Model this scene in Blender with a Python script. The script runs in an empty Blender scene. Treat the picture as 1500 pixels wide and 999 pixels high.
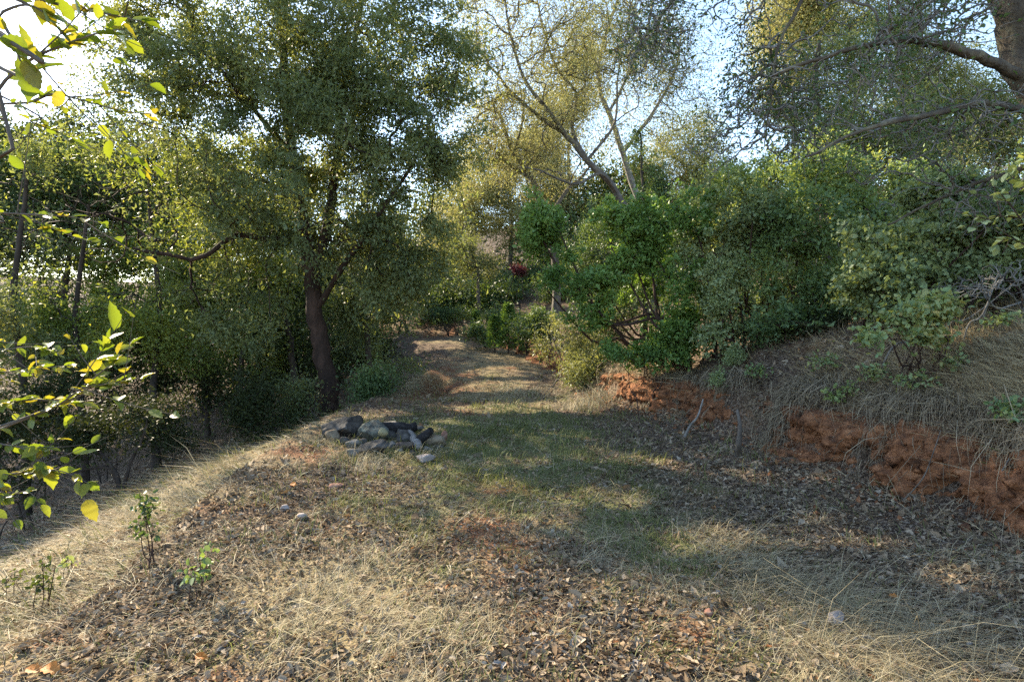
import bpy, math, random, time
import numpy as np
from mathutils import Vector
T0 = time.time()
rng = np.random.default_rng(11)
random.seed(5)
S = bpy.context.scene
C = S.collection

# ------------------------------------------------------------------ camera, sky, sun, exposure
EYE = 1.6; PITCH = math.radians(2.06); FOC = 20.0 / 36.0 * 1500
cam = bpy.data.objects.new('camera', bpy.data.cameras.new('camera')); C.objects.link(cam)
cam.data.lens = 20; cam.data.sensor_width = 36; cam.data.clip_start = 0.05; cam.data.clip_end = 3000
cam.location = (0, 0, EYE); cam.rotation_euler = (math.pi / 2 - PITCH, 0, 0)
S.camera = cam
SUN_AZ = math.radians(-49); SUN_EL = math.radians(30)      # azimuth measured from +Y towards +X
sdir = Vector((math.sin(SUN_AZ) * math.cos(SUN_EL), math.cos(SUN_AZ) * math.cos(SUN_EL), math.sin(SUN_EL)))
W = bpy.data.worlds.new('World'); S.world = W; W.use_nodes = True
nt = W.node_tree; bg = nt.nodes['Background']
sky = nt.nodes.new('ShaderNodeTexSky'); sky.sky_type = 'NISHITA'; sky.sun_disc = False
sky.sun_elevation = SUN_EL; sky.sun_rotation = SUN_AZ; sky.air_density = 1.0; sky.dust_density = 0.25; sky.ozone_density = 1.5
nt.links.new(sky.outputs[0], bg.inputs[0]); bg.inputs[1].default_value = 0.15
sl = bpy.data.lights.new('sun', 'SUN'); sl.energy = 5.0; sl.angle = math.radians(0.5); sl.color = (1, 0.89, 0.70)
so = bpy.data.objects.new('sun', sl); C.objects.link(so); so.rotation_euler = sdir.to_track_quat('Z', 'Y').to_euler()
S.view_settings.view_transform = 'Standard'; S.view_settings.look = 'None'
S.view_settings.exposure = 1.9; S.view_settings.gamma = 1
S.view_settings.use_white_balance = True; S.view_settings.white_balance_temperature = 7050; S.view_settings.white_balance_tint = 10
cy = S.cycles
cy.max_bounces = 7; cy.diffuse_bounces = 4; cy.glossy_bounces = 2; cy.transmission_bounces = 5; cy.transparent_max_bounces = 4
cy.sample_clamp_indirect = 6; cy.use_denoising = False

# ------------------------------------------------------------------ helpers
def P(px, py, d):
    "world point seen at pixel (px,py) of the 1500 wide photograph, d metres ahead"
    xr = (px - 750) / FOC; yu = (499.5 - py) / FOC
    c, s = math.cos(PITCH), math.sin(PITCH)
    v = np.array([xr, c + yu * s, -s + yu * c]); v *= d / v[1]
    return v + np.array([0, 0, EYE])

def hash3(i, j, k, seed):
    n = (i * 374761393 + j * 668265263 + k * 2147483647 * 3 + seed * 974711 + k * 1274126177) & 0xffffffff
    n = ((n ^ (n >> 13)) * 1274126177) & 0xffffffff
    n = ((n ^ (n >> 16)) * 2246822519) & 0xffffffff
    return ((n ^ (n >> 15)) & 0xffff) / 65535.0
def vnoise(x, y, z=None, seed=0):
    x = np.asarray(x, float); y = np.asarray(y, float); z = np.zeros_like(x) if z is None else np.asarray(z, float)
    i, j, k = (np.floor(a).astype(np.int64) for a in (x, y, z))
    f, g, h = x - i, y - j, z - k
    f = f * f * (3 - 2 * f); g = g * g * (3 - 2 * g); h = h * h * (3 - 2 * h)
    def L(dk):
        a = hash3(i, j, k + dk, seed) * (1 - f) + hash3(i + 1, j, k + dk, seed) * f
        b = hash3(i, j + 1, k + dk, seed) * (1 - f) + hash3(i + 1, j + 1, k + dk, seed) * f
        return a * (1 - g) + b * g
    return L(0) * (1 - h) + L(1) * h
def fbm(x, y, z=None, oct=3, seed=0):
    s = 0; a = 1; t = 0
    for o in range(oct):
        q = 2.03 ** o
        s = s + a * vnoise(x * q, y * q, None if z is None else z * q, seed + o); t += a; a *= .5
    return s / t
def sstep(t): t = np.clip(t, 0, 1); return t * t * (3 - 2 * t)

# ------------------------------------------------------------------ terrain heights
def curve(ys, xs):
    yy = np.linspace(ys[0], ys[-1], 700); v = np.interp(yy, ys, xs)
    k = np.ones(17) / 17; v = np.convolve(np.pad(v, 8, mode='edge'), k, 'valid')
    return lambda y: np.interp(y, yy, v)
xb = curve([-60, 0, 3.75, 4.6, 5.7, 7.4, 10.25, 12.1, 16, 20, 26, 30, 36, 60], [5, 3.9, 3.42, 3.26, 3.07, 2.8, 1.95, 1.45, 1.0, .45, -1.9, -4.7, -11, -40])
xl = curve([-60, 0, 2.7, 4.2, 5.2, 7, 9.5, 12, 16, 20, 26, 30, 36, 60], [-2.5, -2.2, -2.35, -2.55, -2.75, -2.95, -3.0, -2.6, -1.9, -2.75, -5.0, -7.4, -15, -46])
zr = curve([-60, 0, 9, 13, 20, 26, 30, 36, 60], [0, 0, 0, .05, .42, .9, 1.18, 1.5, 2.4])
hb = curve([-60, 3, 6, 10, 14, 20, 30, 60], [.85, .85, .68, .62, .4, .42, .3, .2])
def H(x, y, fine=True):
    x = np.asarray(x, float); y = np.asarray(y, float)
    b, l = xb(y), xl(y); z = zr(y)
    e = x - b; f = l - x
    wob = (vnoise(x * 0 + 3, y * 1.9, seed=4) - .5) * .35
    q = e + wob * .5 + .02; z = z + hb(y) * (.80 * sstep(q / .36) + (.38 + .42 * sstep((9.5 - y) / 3)) * sstep(q / 1.25))
    ee = np.maximum(e - .25, 0); z = z + .30 * np.minimum(ee, 7) + .13 * np.clip(ee - 7, 0, 60)
    z = z + .20 * np.where(e < 0, np.exp(np.minimum(e, 0) / .42), np.exp(-(e / .4) ** 2)) * sstep((16 - y) / 3)     # loose soil at the foot of the cut
    ff = np.maximum(f, 0)
    drop = .10 * sstep(f / .22) + .25 * np.minimum(ff, 3.5) + .34 * np.clip(ff - 3.5, 0, 6) - .22 * np.clip(ff - 18, 0, 60)
    z = z - drop * np.clip(1.15 - np.maximum(y - 12, 0) * .04, .3, 1.15)
    z = z + .06 * np.exp(-((f + .12) / .2) ** 2) * sstep((y - 3.5) / 2)                 # low berm along the bench edge
    z = z - .55 * np.exp(-((x + 1.95) / .5) ** 2 - ((y - 13.3) / .9) ** 2)              # washed-out hollow
    z = z + .22 * np.exp(-((x + 2.4) / .5) ** 2 - ((y - 14.6) / .6) ** 2)
    z = z + .10 * np.clip(y - 34, 0, 60) + .03 * np.clip(y - 94, 0, 300)
    rough = np.clip((np.maximum(e, f) + .3) / 1.2, .25, 1)
    z = z + (fbm(x * .55, y * .55, seed=1) - .5) * .35 * rough
    if fine: z = z + (fbm(x * 3.1, y * 3.1, seed=2) - .5) * .09 * (0.45 + .55 * rough) + (vnoise(x * 11, y * 11, seed=8) - .5) * .018
    return z
def G(px, py):
    "first ground point along the ray through a pixel"
    a = P(px, py, 1.0) - np.array([0, 0, EYE]); t = np.concatenate([np.arange(1, 20, .02), np.arange(20, 90, .2)])
    q = a[None] * t[:, None] + np.array([0, 0, EYE]); hit = q[:, 2] < H(q[:, 0], q[:, 1])
    q = q[np.argmax(hit)] if hit.any() else q[-1]
    return np.array([q[0], q[1], float(H(q[0], q[1]))])
def at(px, d):
    x = (px - 750) / FOC * d
    return np.array([x, d, float(H(x, d))])
def gnormal(x, y, e=.06):
    n = np.stack([H(x - e, y) - H(x + e, y), H(x, y - e) - H(x, y + e), np.full_like(x, 2 * e)], 1)
    return n / np.linalg.norm(n, axis=1, keepdims=True)

# ------------------------------------------------------------------ mesh builders
def mesh_np(name, chunks, smooth=False):
    "chunks: list of (verts, faces array, per-vertex value or None)"
    vs, ls, ln, rs = [], [], [], []; off = 0
    for v, f, r in chunks:
        vs.append(v); fs = f if isinstance(f, list) else [f]
        for g in fs:
            if len(g): ls.append((g + off).ravel()); ln.append(np.full(len(g), g.shape[1]))
        rs.append(np.full(len(v), .5) if r is None else r); off += len(v)
    v = np.concatenate(vs); l = np.concatenate(ls).astype(np.int32); n = np.concatenate(ln).astype(np.int32); r = np.concatenate(rs)
    me = bpy.data.meshes.new(name)
    me.vertices.add(len(v)); me.vertices.foreach_set('co', v.astype(np.float32).ravel())
    me.loops.add(len(l)); me.loops.foreach_set('vertex_index', l)
    me.polygons.add(len(n)); me.polygons.foreach_set('loop_start', np.concatenate([[0], np.cumsum(n)[:-1]]).astype(np.int32))
    me.polygons.foreach_set('loop_total', n)
    if smooth: me.polygons.foreach_set('use_smooth', np.ones(len(n), bool))
    at_ = me.attributes.new('rnd', 'FLOAT', 'POINT'); at_.data.foreach_set('value', r.astype(np.float32))
    me.update(); me.validate()
    return me
def link(name, me, mat, parent=None, **props):
    o = bpy.data.objects.new(name, me); C.objects.link(o)
    if mat and not me.materials: me.materials.append(mat)
    if parent: o.parent = parent
    for k, v in props.items(): o[k] = v
    return o
def thing(name, label, cat, loc, group=None):
    o = bpy.data.objects.new(name, None); C.objects.link(o); o.location = loc; o.empty_display_size = .1
    o['label'] = label; o['category'] = cat
    if group: o['group'] = group
    return o
def unit(v): return v / np.maximum(np.linalg.norm(v, axis=-1, keepdims=True), 1e-9)
def tubes(Pts, R, sides=5):
    Pts = np.asarray(Pts, float); R = np.asarray(R, float); n, k, _ = Pts.shape
    T = unit(np.gradient(Pts, axis=1)); a = rng.normal(size=(n, 1, 3))
    u = unit(a - (a * T).sum(-1, keepdims=True) * T); v = np.cross(T, u)
    th = np.arange(sides) / sides * 2 * math.pi
    ring = Pts[:, :, None] + R[:, :, None, None] * (np.cos(th)[None, None, :, None] * u[:, :, None] + np.sin(th)[None, None, :, None] * v[:, :, None])
    idx = np.arange(n * k * sides).reshape(n, k, sides)
    q = np.stack([idx[:, :-1], np.roll(idx, -1, 2)[:, :-1], np.roll(idx, -1, 2)[:, 1:], idx[:, 1:]], -1).reshape(-1, 4)
    return ring.reshape(-1, 3), q
def smooth_line(pts, n):
    pts = np.asarray(pts, float); t = np.linspace(0, len(pts) - 1, n); i = np.clip(t.astype(int), 0, len(pts) - 2); f = (t - i)[:, None]
    p0 = pts[np.maximum(i - 1, 0)]; p1 = pts[i]; p2 = pts[i + 1]; p3 = pts[np.minimum(i + 2, len(pts) - 1)]
    return .5 * (2 * p1 + (p2 - p0) * f + (2 * p0 - 5 * p1 + 4 * p2 - p3) * f ** 2 + (3 * p1 - p0 - 3 * p2 + p3) * f ** 3)
def trunk_tube(line, rad, sides=12, knob=.12):
    "a single thick stem with lumps, root flare given by rad"
    n = len(line); v, q = tubes(line[None], rad[None], sides)
    c = np.repeat(line, sides, 0); d = v - c
    s = 1 + knob * 2 * (fbm(v[:, 0] * 6, v[:, 1] * 6, v[:, 2] * 2.2, 3, 31) - .5)
    return c + d * s[:, None], q

def leaf_set(pos, D, N, L, Wd, fold=.18, curl=.15, hexa=False):
    D = unit(D); Sx = unit(np.cross(D, N)); N = np.cross(Sx, D); L = L[:, None]; Wd = Wd[:, None]; n = len(pos)
    if hexa is None:                                      # small far leaves: one three-cornered face each
        v = np.stack([pos, pos + D * L * .62 + Sx * Wd * .62, pos + D * L - Sx * Wd * .35], 1)
        return v.reshape(-1, 3), np.arange(n * 3).reshape(-1, 3), 3
    if not hexa:
        v = np.stack([pos, pos + D * L * .45 + Sx * Wd * .5 + N * fold * Wd, pos + D * L - N * curl * L, pos + D * L * .45 - Sx * Wd * .5 + N * fold * Wd], 1)
        b = np.arange(n)[:, None] * 4
        return v.reshape(-1, 3), np.concatenate([b + np.array([[0, 1, 2]]), b + np.array([[0, 2, 3]])]), 4
    A = [(0, 0, 0), (.28, .46, .8), (.7, .42, .8), (1, 0, 0), (.7, -.42, .8), (.28, -.46, .8)]
    v = np.stack([pos + D * L * a + Sx * Wd * s + N * (fold * h * Wd - curl * L * a * a) for a, s, h in A], 1)
    b = np.arange(n)[:, None] * 6
    return v.reshape(-1, 3), np.concatenate([b + np.array([[0, 1, 2, 3]]), b + np.array([[0, 3, 4, 5]])]), 6

# ------------------------------------------------------------------ materials
def new_mat(name):
    m = bpy.data.materials.new(name); m.use_nodes = True; m.node_tree.nodes.clear()
    return m, m.node_tree.nodes, m.node_tree.links
def ramp(N, stops):
    r = N.new('ShaderNodeValToRGB'); e = r.color_ramp.elements
    while len(e) < len(stops): e.new(.5)
    for q, (p, c) in zip(e, stops): q.position = p; q.color = (*c, 1)
    return r
def leaf_mat(name, cols, trans=.38, rough=.5, warm=(1.5, 1.25, .45), spec=.35, gain=1.6):
    m, N, L = new_mat(name); o = N.new('ShaderNodeOutputMaterial'); a = N.new('ShaderNodeAttribute'); a.attribute_name = 'rnd'
    r = ramp(N, [(i / (len(cols) - 1), tuple(min(q * gain, .45) for q in c)) for i, c in enumerate(cols)])
    L.new(a.outputs['Fac'], r.inputs[0])
    p = N.new('ShaderNodeBsdfPrincipled'); L.new(r.outputs[0], p.inputs['Base Color']); p.inputs['Roughness'].default_value = rough
    p.inputs['Specular IOR Level'].default_value = spec
    t = N.new('ShaderNodeBsdfTranslucent'); mu = N.new('ShaderNodeMix'); mu.data_type = 'RGBA'; mu.blend_type = 'MULTIPLY'
    mu.inputs[0].default_value = 1; L.new(r.outputs[0], mu.inputs[6]); mu.inputs[7].default_value = (*warm, 1); L.new(mu.outputs[2], t.inputs[0])
    x = N.new('ShaderNodeMixShader'); x.inputs[0].default_value = trans
    L.new(p.outputs[0], x.inputs[1]); L.new(t.outputs[0], x.inputs[2]); L.new(x.outputs[0], o.inputs[0])
    return m
def rough_mat(name, cols, scale=6, detail=6, stretch=(1, 1, 1), bump=.5, dist=.02, rough=.9, bscale=None, attr=False):
    m, N, L = new_mat(name); o = N.new('ShaderNodeOutputMaterial'); tc = N.new('ShaderNodeTexCoord'); mp = N.new('ShaderNodeMapping')
    mp.inputs['Scale'].default_value = stretch; L.new(tc.outputs['Object'], mp.inputs[0])
    n = N.new('ShaderNodeTexNoise'); n.inputs['Scale'].default_value = scale; n.inputs['Detail'].default_value = detail; n.inputs['Roughness'].default_value = .62
    L.new(mp.outputs[0], n.inputs[0])
    r = ramp(N, [(.3 + .42 * i / max(len(cols) - 1, 1), c) for i, c in enumerate(cols)]); L.new(n.outputs[0], r.inputs[0])
    p = N.new('ShaderNodeBsdfPrincipled'); p.inputs['Roughness'].default_value = rough; p.inputs['Specular IOR Level'].default_value = .2
    L.new(r.outputs[0], p.inputs['Base Color'])
    n2 = N.new('ShaderNodeTexNoise'); n2.inputs['Scale'].default_value = bscale or scale * 3; n2.inputs['Detail'].default_value = 6; L.new(mp.outputs[0], n2.inputs[0])
    b = N.new('ShaderNodeBump'); b.inputs['Strength'].default_value = bump; b.inputs['Distance'].default_value = dist
    L.new(n2.outputs[0], b.inputs['Height']); L.new(b.outputs[0], p.inputs['Normal']); L.new(p.outputs[0], o.inputs[0])
    return m
def attr_mat(name, cols, rough=.8, trans=0, spec=.2):
    m, N, L = new_mat(name); o = N.new('ShaderNodeOutputMaterial'); a = N.new('ShaderNodeAttribute'); a.attribute_name = 'rnd'
    r = ramp(N, [(i / (len(cols) - 1), c) for i, c in enumerate(cols)]); L.new(a.outputs['Fac'], r.inputs[0])
    p = N.new('ShaderNodeBsdfPrincipled'); p.inputs['Roughness'].default_value = rough; p.inputs['Specular IOR Level'].default_value = spec
    L.new(r.outputs[0], p.inputs['Base Color'])
    if trans:
        t = N.new('ShaderNodeBsdfTranslucent'); L.new(r.outputs[0], t.inputs[0]); x = N.new('ShaderNodeMixShader'); x.inputs[0].default_value = trans
        L.new(p.outputs[0], x.inputs[1]); L.new(t.outputs[0], x.inputs[2]); L.new(x.outputs[0], o.inputs[0])
    else: L.new(p.outputs[0], o.inputs[0])
    return m

LEAF = {
 'oak':   leaf_mat('live_oak_leaf', [(.040, .056, .026), (.062, .085, .040), (.088, .112, .054), (.135, .150, .062)], .5, .5, (1.4, 1.2, .5), .35, 1.8),
 'bay':   leaf_mat('bay_leaf', [(.045, .070, .022), (.075, .110, .030), (.11, .145, .040), (.17, .18, .05)], .5, .5, (1.5, 1.25, .45), .35, 1.75),
 'under': leaf_mat('understory_leaf', [(.026, .042, .018), (.045, .070, .028), (.075, .100, .040)], .35, .5, (1.5, 1.25, .45), .2, 1.25),
 'manz':  leaf_mat('bright_manzanita_leaf', [(.030, .060, .018), (.048, .092, .026), (.075, .130, .036), (.115, .165, .05)], .36, .42, (1.3, 1.2, .5), .35, 2.0),
 'gray':  leaf_mat('grey_manzanita_leaf', [(.075, .105, .050), (.115, .150, .072), (.17, .205, .105)], .34, .5, (1.3, 1.15, .5), .35, 1.9),
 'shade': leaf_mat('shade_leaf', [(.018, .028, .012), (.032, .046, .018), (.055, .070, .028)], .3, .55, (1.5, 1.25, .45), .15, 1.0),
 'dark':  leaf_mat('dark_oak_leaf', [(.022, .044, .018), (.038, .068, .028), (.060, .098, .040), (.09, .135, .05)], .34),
 'tan':   leaf_mat('olive_dry_leaf', [(.10, .105, .045), (.15, .15, .065), (.21, .20, .09), (.27, .24, .12)], .4, .6, (1.15, 1.1, .7)),
 'olive': leaf_mat('olive_leaf', [(.070, .085, .034), (.105, .12, .048), (.15, .155, .066)], .4, .55, (1.2, 1.1, .6)),
 'sprout':leaf_mat('sprout_leaf', [(.07, .12, .05), (.10, .165, .075), (.15, .20, .09), (.24, .20, .07)], .32),
 'dkspr': leaf_mat('broad_leaf', [(.032, .058, .026), (.06, .10, .042), (.10, .145, .058), (.17, .185, .06)], .4, .5, (1.4, 1.2, .5), .35, 1.9),
 'fore':  leaf_mat('foreground_oak_leaf', [(.07, .11, .022), (.10, .145, .028), (.15, .18, .035), (.22, .18, .04)], .5, .42, (1.45, 1.3, .38), .35, 1.25),
 'red':   leaf_mat('red_leaf', [(.06, .012, .016), (.09, .018, .025), (.12, .03, .035)], .3, .5, (1.2, .8, .8), .3, 1),
 'con':   leaf_mat('young_conifer_leaf', [(.035, .075, .025), (.055, .11, .035), (.085, .15, .05)], .3),
}
BARK = {
 'red':  rough_mat('red_brown_bark', [(.014, .011, .009), (.035, .022, .017), (.07, .042, .032)], 5, 7, (1, 1, .35), .9, .03),
 'dark': rough_mat('dark_bark', [(.025, .02, .017), (.05, .04, .034), (.085, .072, .06)], 7, 6, (1, 1, .4), .8, .02),
 'oak':  rough_mat('grey_oak_bark', [(.06, .05, .042), (.11, .095, .08), (.19, .17, .145)], 8, 7, (1, 1, .5), .8, .02),
 'lich': rough_mat('lichen_grey_twig_bark', [(.10, .09, .08), (.18, .17, .155), (.30, .29, .27)], 14, 5, (1, 1, .6), .6, .01),
 'moss': rough_mat('mossy_bark', [(.05, .04, .035), (.10, .085, .065), (.20, .19, .13)], 9, 7, (1, 1, .6), 1, .03),
 'manz': rough_mat('manzanita_bark', [(.028, .018, .015), (.05, .03, .024), (.08, .05, .04)], 10, 5, (1, 1, .4), .4, .01),
}
print('mats', time.time() - T0)

# ------------------------------------------------------------------ gaps in the foliage: where the photograph shows sun on the ground or in the leaves, the crowns towards the sun are open
SD = np.array(sdir)
GAPS = []; GLOW = []
def gap(px, py, rx, ry):
    c = G(px, py); q = G(px, min(py + ry, 998)); GAPS.append((c, max(rx * c[1] / FOC, .15), max(abs(q[1] - c[1]), .15)))
for q in [(440, 885, 150, 60), (330, 690, 90, 36), (110, 830, 120, 60), (250, 965, 120, 34), (600, 722, 70, 22), (905, 737, 90, 15), (1140, 792, 180, 24), (780, 598, 110, 9), (690, 770, 50, 12), (820, 640, 70, 8), (760, 680, 60, 9), (1300, 800, 60, 12), (730, 545, 60, 8), (720, 565, 80, 8), (600, 634, 70, 7), (1230, 760, 60, 10), (680, 620, 50, 6), (850, 600, 40, 8), (650, 560, 22, 12), (560, 960, 70, 20), (1400, 850, 80, 14), (690, 655, 50, 6), (730, 712, 40, 7), (1010, 812, 40, 12), (640, 505, 40, 8), (230, 750, 90, 26), (1210, 700, 50, 10), (570, 608, 50, 5)]: gap(*q)
for px, py, d, r in [(250, 420, 10, 1.5), (200, 470, 10, 1.6), (140, 330, 11, 1.9), (400, 500, 10, 1.0), (620, 360, 9, .6), (590, 420, 9.2, .6), (50, 260, 10.5, 1.6), (270, 530, 10, 1.1), (330, 330, 9, .8), (60, 460, 10, 1.4), (850, 510, 12.4, 1.6), (870, 400, 10.5, 1.0), (960, 310, 10.2, .8), (1150, 300, 9, .8), (1330, 420, 6, .7), (100, 190, 12, 1.5), (330, 330, 15, 2.0)]: GLOW.append((P(px, py, d), r))
def open_to_sun(p):
    keep = np.ones(len(p), bool)
    for c, rx, ry in GAPS:
        s = (p[:, 2] - c[2]) / SD[2]; x = p[:, 0] - SD[0] * s; y = p[:, 1] - SD[1] * s
        m = (((x - c[0]) / rx) ** 2 + ((y - c[1]) / ry) ** 2 < 1.9) & (s > 1.0)
        if m.any(): i = np.where(m)[0]; keep[i[1 - ((x[i] - c[0]) / rx) ** 2 - ((y[i] - c[1]) / ry) ** 2 + (fbm(x[i] * 2.6, y[i] * 2.6, oct=2, seed=77) - .5) * 1.7 > 0]] = False
    keep |= rng.random(len(p)) < .06
    for c, r in GLOW:
        v = p - c; t = v @ SD; q = np.linalg.norm(v - t[:, None] * SD, axis=1) / r
        keep &= ~((q < 1.15) & (t > .5 * r + .9 * r * rng.random(len(p))) & (rng.random(len(p)) < .82) & (q < .55 + .6 * vnoise(p[:, 0] * 1.5, p[:, 1] * 1.5, p[:, 2] * 1.5, 78)))
    return keep

# ------------------------------------------------------------------ the ground
BL = []
def blob(kind, px, py, rx, ry, w=1.0):
    c = G(px, py); a = G(px, min(py + ry, 998)); r_y = max(abs(c[1] - a[1]), .12); BL.append((kind, c[0], c[1], rx * c[1] / FOC, r_y, w))
for a in [('g', 740, 610, 130, 22, 1.3), ('g', 760, 660, 140, 44, .9), ('g', 835, 620, 50, 10, 1.3), ('g', 1000, 812, 50, 22, 1.3), ('g', 900, 740, 110, 26, .7), ('g', 620, 725, 80, 20, .9),
          ('g', 690, 700, 60, 30, .6), ('g', 680, 830, 40, 24, .6), ('g', 560, 760, 60, 25, .4), ('g', 300, 960, 90, 30, .5), ('g', 150, 960, 70, 30, .5), ('g', 840, 580, 50, 7, .8),
          ('l', 990, 650, 110, 40), ('l', 1180, 740, 150, 50), ('l', 1390, 850, 170, 70), ('l', 1480, 940, 80, 60), ('l', 830, 900, 160, 90, 1.1), ('l', 860, 990, 330, 60, .9), ('l', 740, 800, 90, 50, .8),
          ('l', 430, 745, 150, 60, .9), ('l', 290, 840, 110, 70, .7), ('l', 180, 930, 160, 60, .6), ('l', 500, 700, 90, 20, .6), ('l', 620, 600, 90, 10, .8), ('l', 600, 520, 60, 30, 1.2), ('l', 650, 490, 50, 10, .8),
          ('s', 450, 665, 50, 9, .4), ('s', 735, 780, 55, 50, .8), ('s', 730, 715, 50, 14, .6), ('s', 760, 900, 60, 40, .35), ('s', 700, 600, 90, 12, .4), ('s', 640, 575, 34, 10, 1.0), ('s', 640, 492, 60, 8, .5), ('s', 560, 690, 60, 15, .2), ('d', 670, 500, 60, 10, 1.0), ('d', 720, 530, 60, 14, .8), ('g', 700, 640, 120, 30, .6), ('g', 960, 690, 60, 20, .5),
          ('d', 450, 880, 180, 60, 1.0), ('d', 330, 690, 90, 40, .9), ('d', 1180, 790, 130, 22, .9), ('d', 1150, 880, 150, 50, 1.0), ('d', 1330, 950, 120, 50, .9), ('d', 560, 960, 120, 50, .6), ('d', 150, 800, 130, 40, .7), ('d', 750, 560, 100, 12, .5), ('d', 770, 590, 90, 8, .6)]:
    blob(*a)
def comp(x, y):
    s = {k: np.zeros_like(x) for k in 'glsd'}
    for k, cx, cy, rx, ry, w in BL:
        s[k] = s[k] + w * np.exp(-((x - cx) / rx) ** 2 - ((y - cy) / ry) ** 2)
    e = x - xb(y); f = xl(y) - x
    s['l'] = s['l'] + 1.1 * np.exp(-((e + .5) / .8) ** 2) * sstep((16 - y) / 3) + .85 * sstep((e - .2) / .4) + .30 * sstep((f + .3) / .6) + .6 * sstep((f - 1.8) / 1.6) + .5 * sstep((y - 13) / 3) * np.clip(sstep(e / .6) + sstep(f / .6), 0, 1) + .10
    s['d'] = s['d'] + .22 + .25 * sstep((f + .3) / .6) * (1 - sstep((f - 2) / 2)) + .22 * sstep((e - .05) / .2) * (1 - sstep((e - .6) / .6))
    s['g'] = s['g'] + .12 * sstep(-e / .5) * sstep(-f / .5) + .16 * sstep((f + .2) / .5) * (1 - sstep((f - 2) / 2)); s['s'] = s['s'] + .12
    for q, k in enumerate('glsd'):
        s[k] = s[k] * (.22 + 1.9 * np.clip((fbm(x * 2.1, y * 2.1, oct=4, seed=40 + q) - .30) * 2.0, 0, 1))
    t = sum(s.values()) + 1e-6
    return {k: s[k] / t for k in s}
def spaced(lo, hi, step, far_lo, far_hi, growth=1.16):
    c = list(np.arange(lo, hi + step / 2, step)); s = step; v = c[-1]; up = []
    while v < far_hi: s *= growth; v += s; up.append(v)
    s = step; v = c[0]; dn = []
    while v > far_lo: s *= growth; v -= s; dn.append(v)
    return np.array(dn[::-1] + c + up)
gx = spaced(-6.5, 5.6, .075, -420, 420, 1.13); gy = spaced(1.5, 13.5, .075, -60, 620, 1.12)
XX, YY = np.meshgrid(gx, gy); X, Y = XX.ravel(), YY.ravel(); Z = H(X, Y)
ii = np.arange(len(X)).reshape(XX.shape)
gf = np.stack([ii[:-1, :-1], ii[:-1, 1:], ii[1:, 1:], ii[1:, :-1]], -1).reshape(-1, 4)
gme = mesh_np('ground', [(np.stack([X, Y, Z], 1), gf, None)], True)
cm = comp(X, Y)
ca = gme.color_attributes.new('cover', 'FLOAT_COLOR', 'POINT')
ca.data.foreach_set('color', np.stack([cm['g'], cm['l'], cm['s'], np.ones_like(X)], 1).astype(np.float32).ravel())
def ground_mat():
    m, N, L = new_mat('ground_cover'); o = N.new('ShaderNodeOutputMaterial'); tc = N.new('ShaderNodeTexCoord'); at_ = N.new('ShaderNodeAttribute'); at_.attribute_name = 'cover'
    sp = N.new('ShaderNodeSeparateColor'); L.new(at_.outputs['Color'], sp.inputs[0])
    def noise(sc, det=5, rough=.65):
        n = N.new('ShaderNodeTexNoise'); n.inputs['Scale'].default_value = sc; n.inputs['Detail'].default_value = det; n.inputs['Roughness'].default_value = rough; L.new(tc.outputs['Object'], n.inputs[0]); return n
    fine = noise(34, 8, .75); mid = noise(6, 5)
    vo = N.new('ShaderNodeTexVoronoi'); vo.inputs['Scale'].default_value = 46; L.new(tc.outputs['Object'], vo.inputs[0]); sv = N.new('ShaderNodeSeparateColor'); L.new(vo.outputs['Color'], sv.inputs[0])
    dry = ramp(N, [(.3, (.10, .075, .045)), (.5, (.23, .18, .10)), (.7, (.36, .29, .16))]); L.new(fine.outputs[0], dry.inputs[0])
    grn = ramp(N, [(.3, (.06, .055, .028)), (.5, (.12, .125, .05)), (.7, (.23, .21, .09))]); L.new(fine.outputs[0], grn.inputs[0])
    lit = ramp(N, [(.1, (.045, .03, .022)), (.5, (.10, .068, .046)), (.75, (.15, .105, .072)), (.95, (.21, .16, .12))]); L.new(sv.outputs[0], lit.inputs[0])
    soi = ramp(N, [(.3, (.09, .042, .024)), (.5, (.18, .085, .045)), (.7, (.27, .14, .08))]); L.new(fine.outputs[0], soi.inputs[0])
    def th(sock, k):                                     # noisy threshold so that covers meet raggedly
        a = N.new('ShaderNodeMath'); a.operation = 'ADD'; L.new(sock, a.inputs[0]); b = N.new('ShaderNodeMath'); b.operation = 'MULTIPLY_ADD'
        L.new(mid.outputs[0] if k else fine.outputs[0], b.inputs[0]); b.inputs[1].default_value = .9; b.inputs[2].default_value = -.45; L.new(b.outputs[0], a.inputs[1])
        r = N.new('ShaderNodeMapRange'); r.inputs[1].default_value = .15; r.inputs[2].default_value = .5; L.new(a.outputs[0], r.inputs[0]); return r.outputs[0]
    def mix(f, a, b):
        x = N.new('ShaderNodeMix'); x.data_type = 'RGBA'; L.new(f, x.inputs[0]); L.new(a, x.inputs[6]); L.new(b, x.inputs[7]); return x.outputs[2]
    c = mix(th(sp.outputs[0], 1), dry.outputs[0], grn.outputs[0]); c = mix(th(sp.outputs[1], 0), c, lit.outputs[0]); c = mix(th(sp.outputs[2], 1), c, soi.outputs[0])
    p = N.new('ShaderNodeBsdfPrincipled'); p.inputs['Roughness'].default_value = .95; p.inputs['Specular IOR Level'].default_value = .15; L.new(c, p.inputs['Base Color'])
    ad = N.new('ShaderNodeMath'); ad.operation = 'ADD'; L.new(fine.outputs[0], ad.inputs[0]); L.new(vo.outputs['Distance'], ad.inputs[1])
    b = N.new('ShaderNodeBump'); b.inputs['Strength'].default_value = .8; b.inputs['Distance'].default_value = .025; L.new(ad.outputs[0], b.inputs['Height'])
    L.new(b.outputs[0], p.inputs['Normal']); L.new(p.outputs[0], o.inputs[0]); return m
ground = link('ground', gme, ground_mat(), kind='structure')
print('ground', len(gf) * 2, time.time() - T0)

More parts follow.
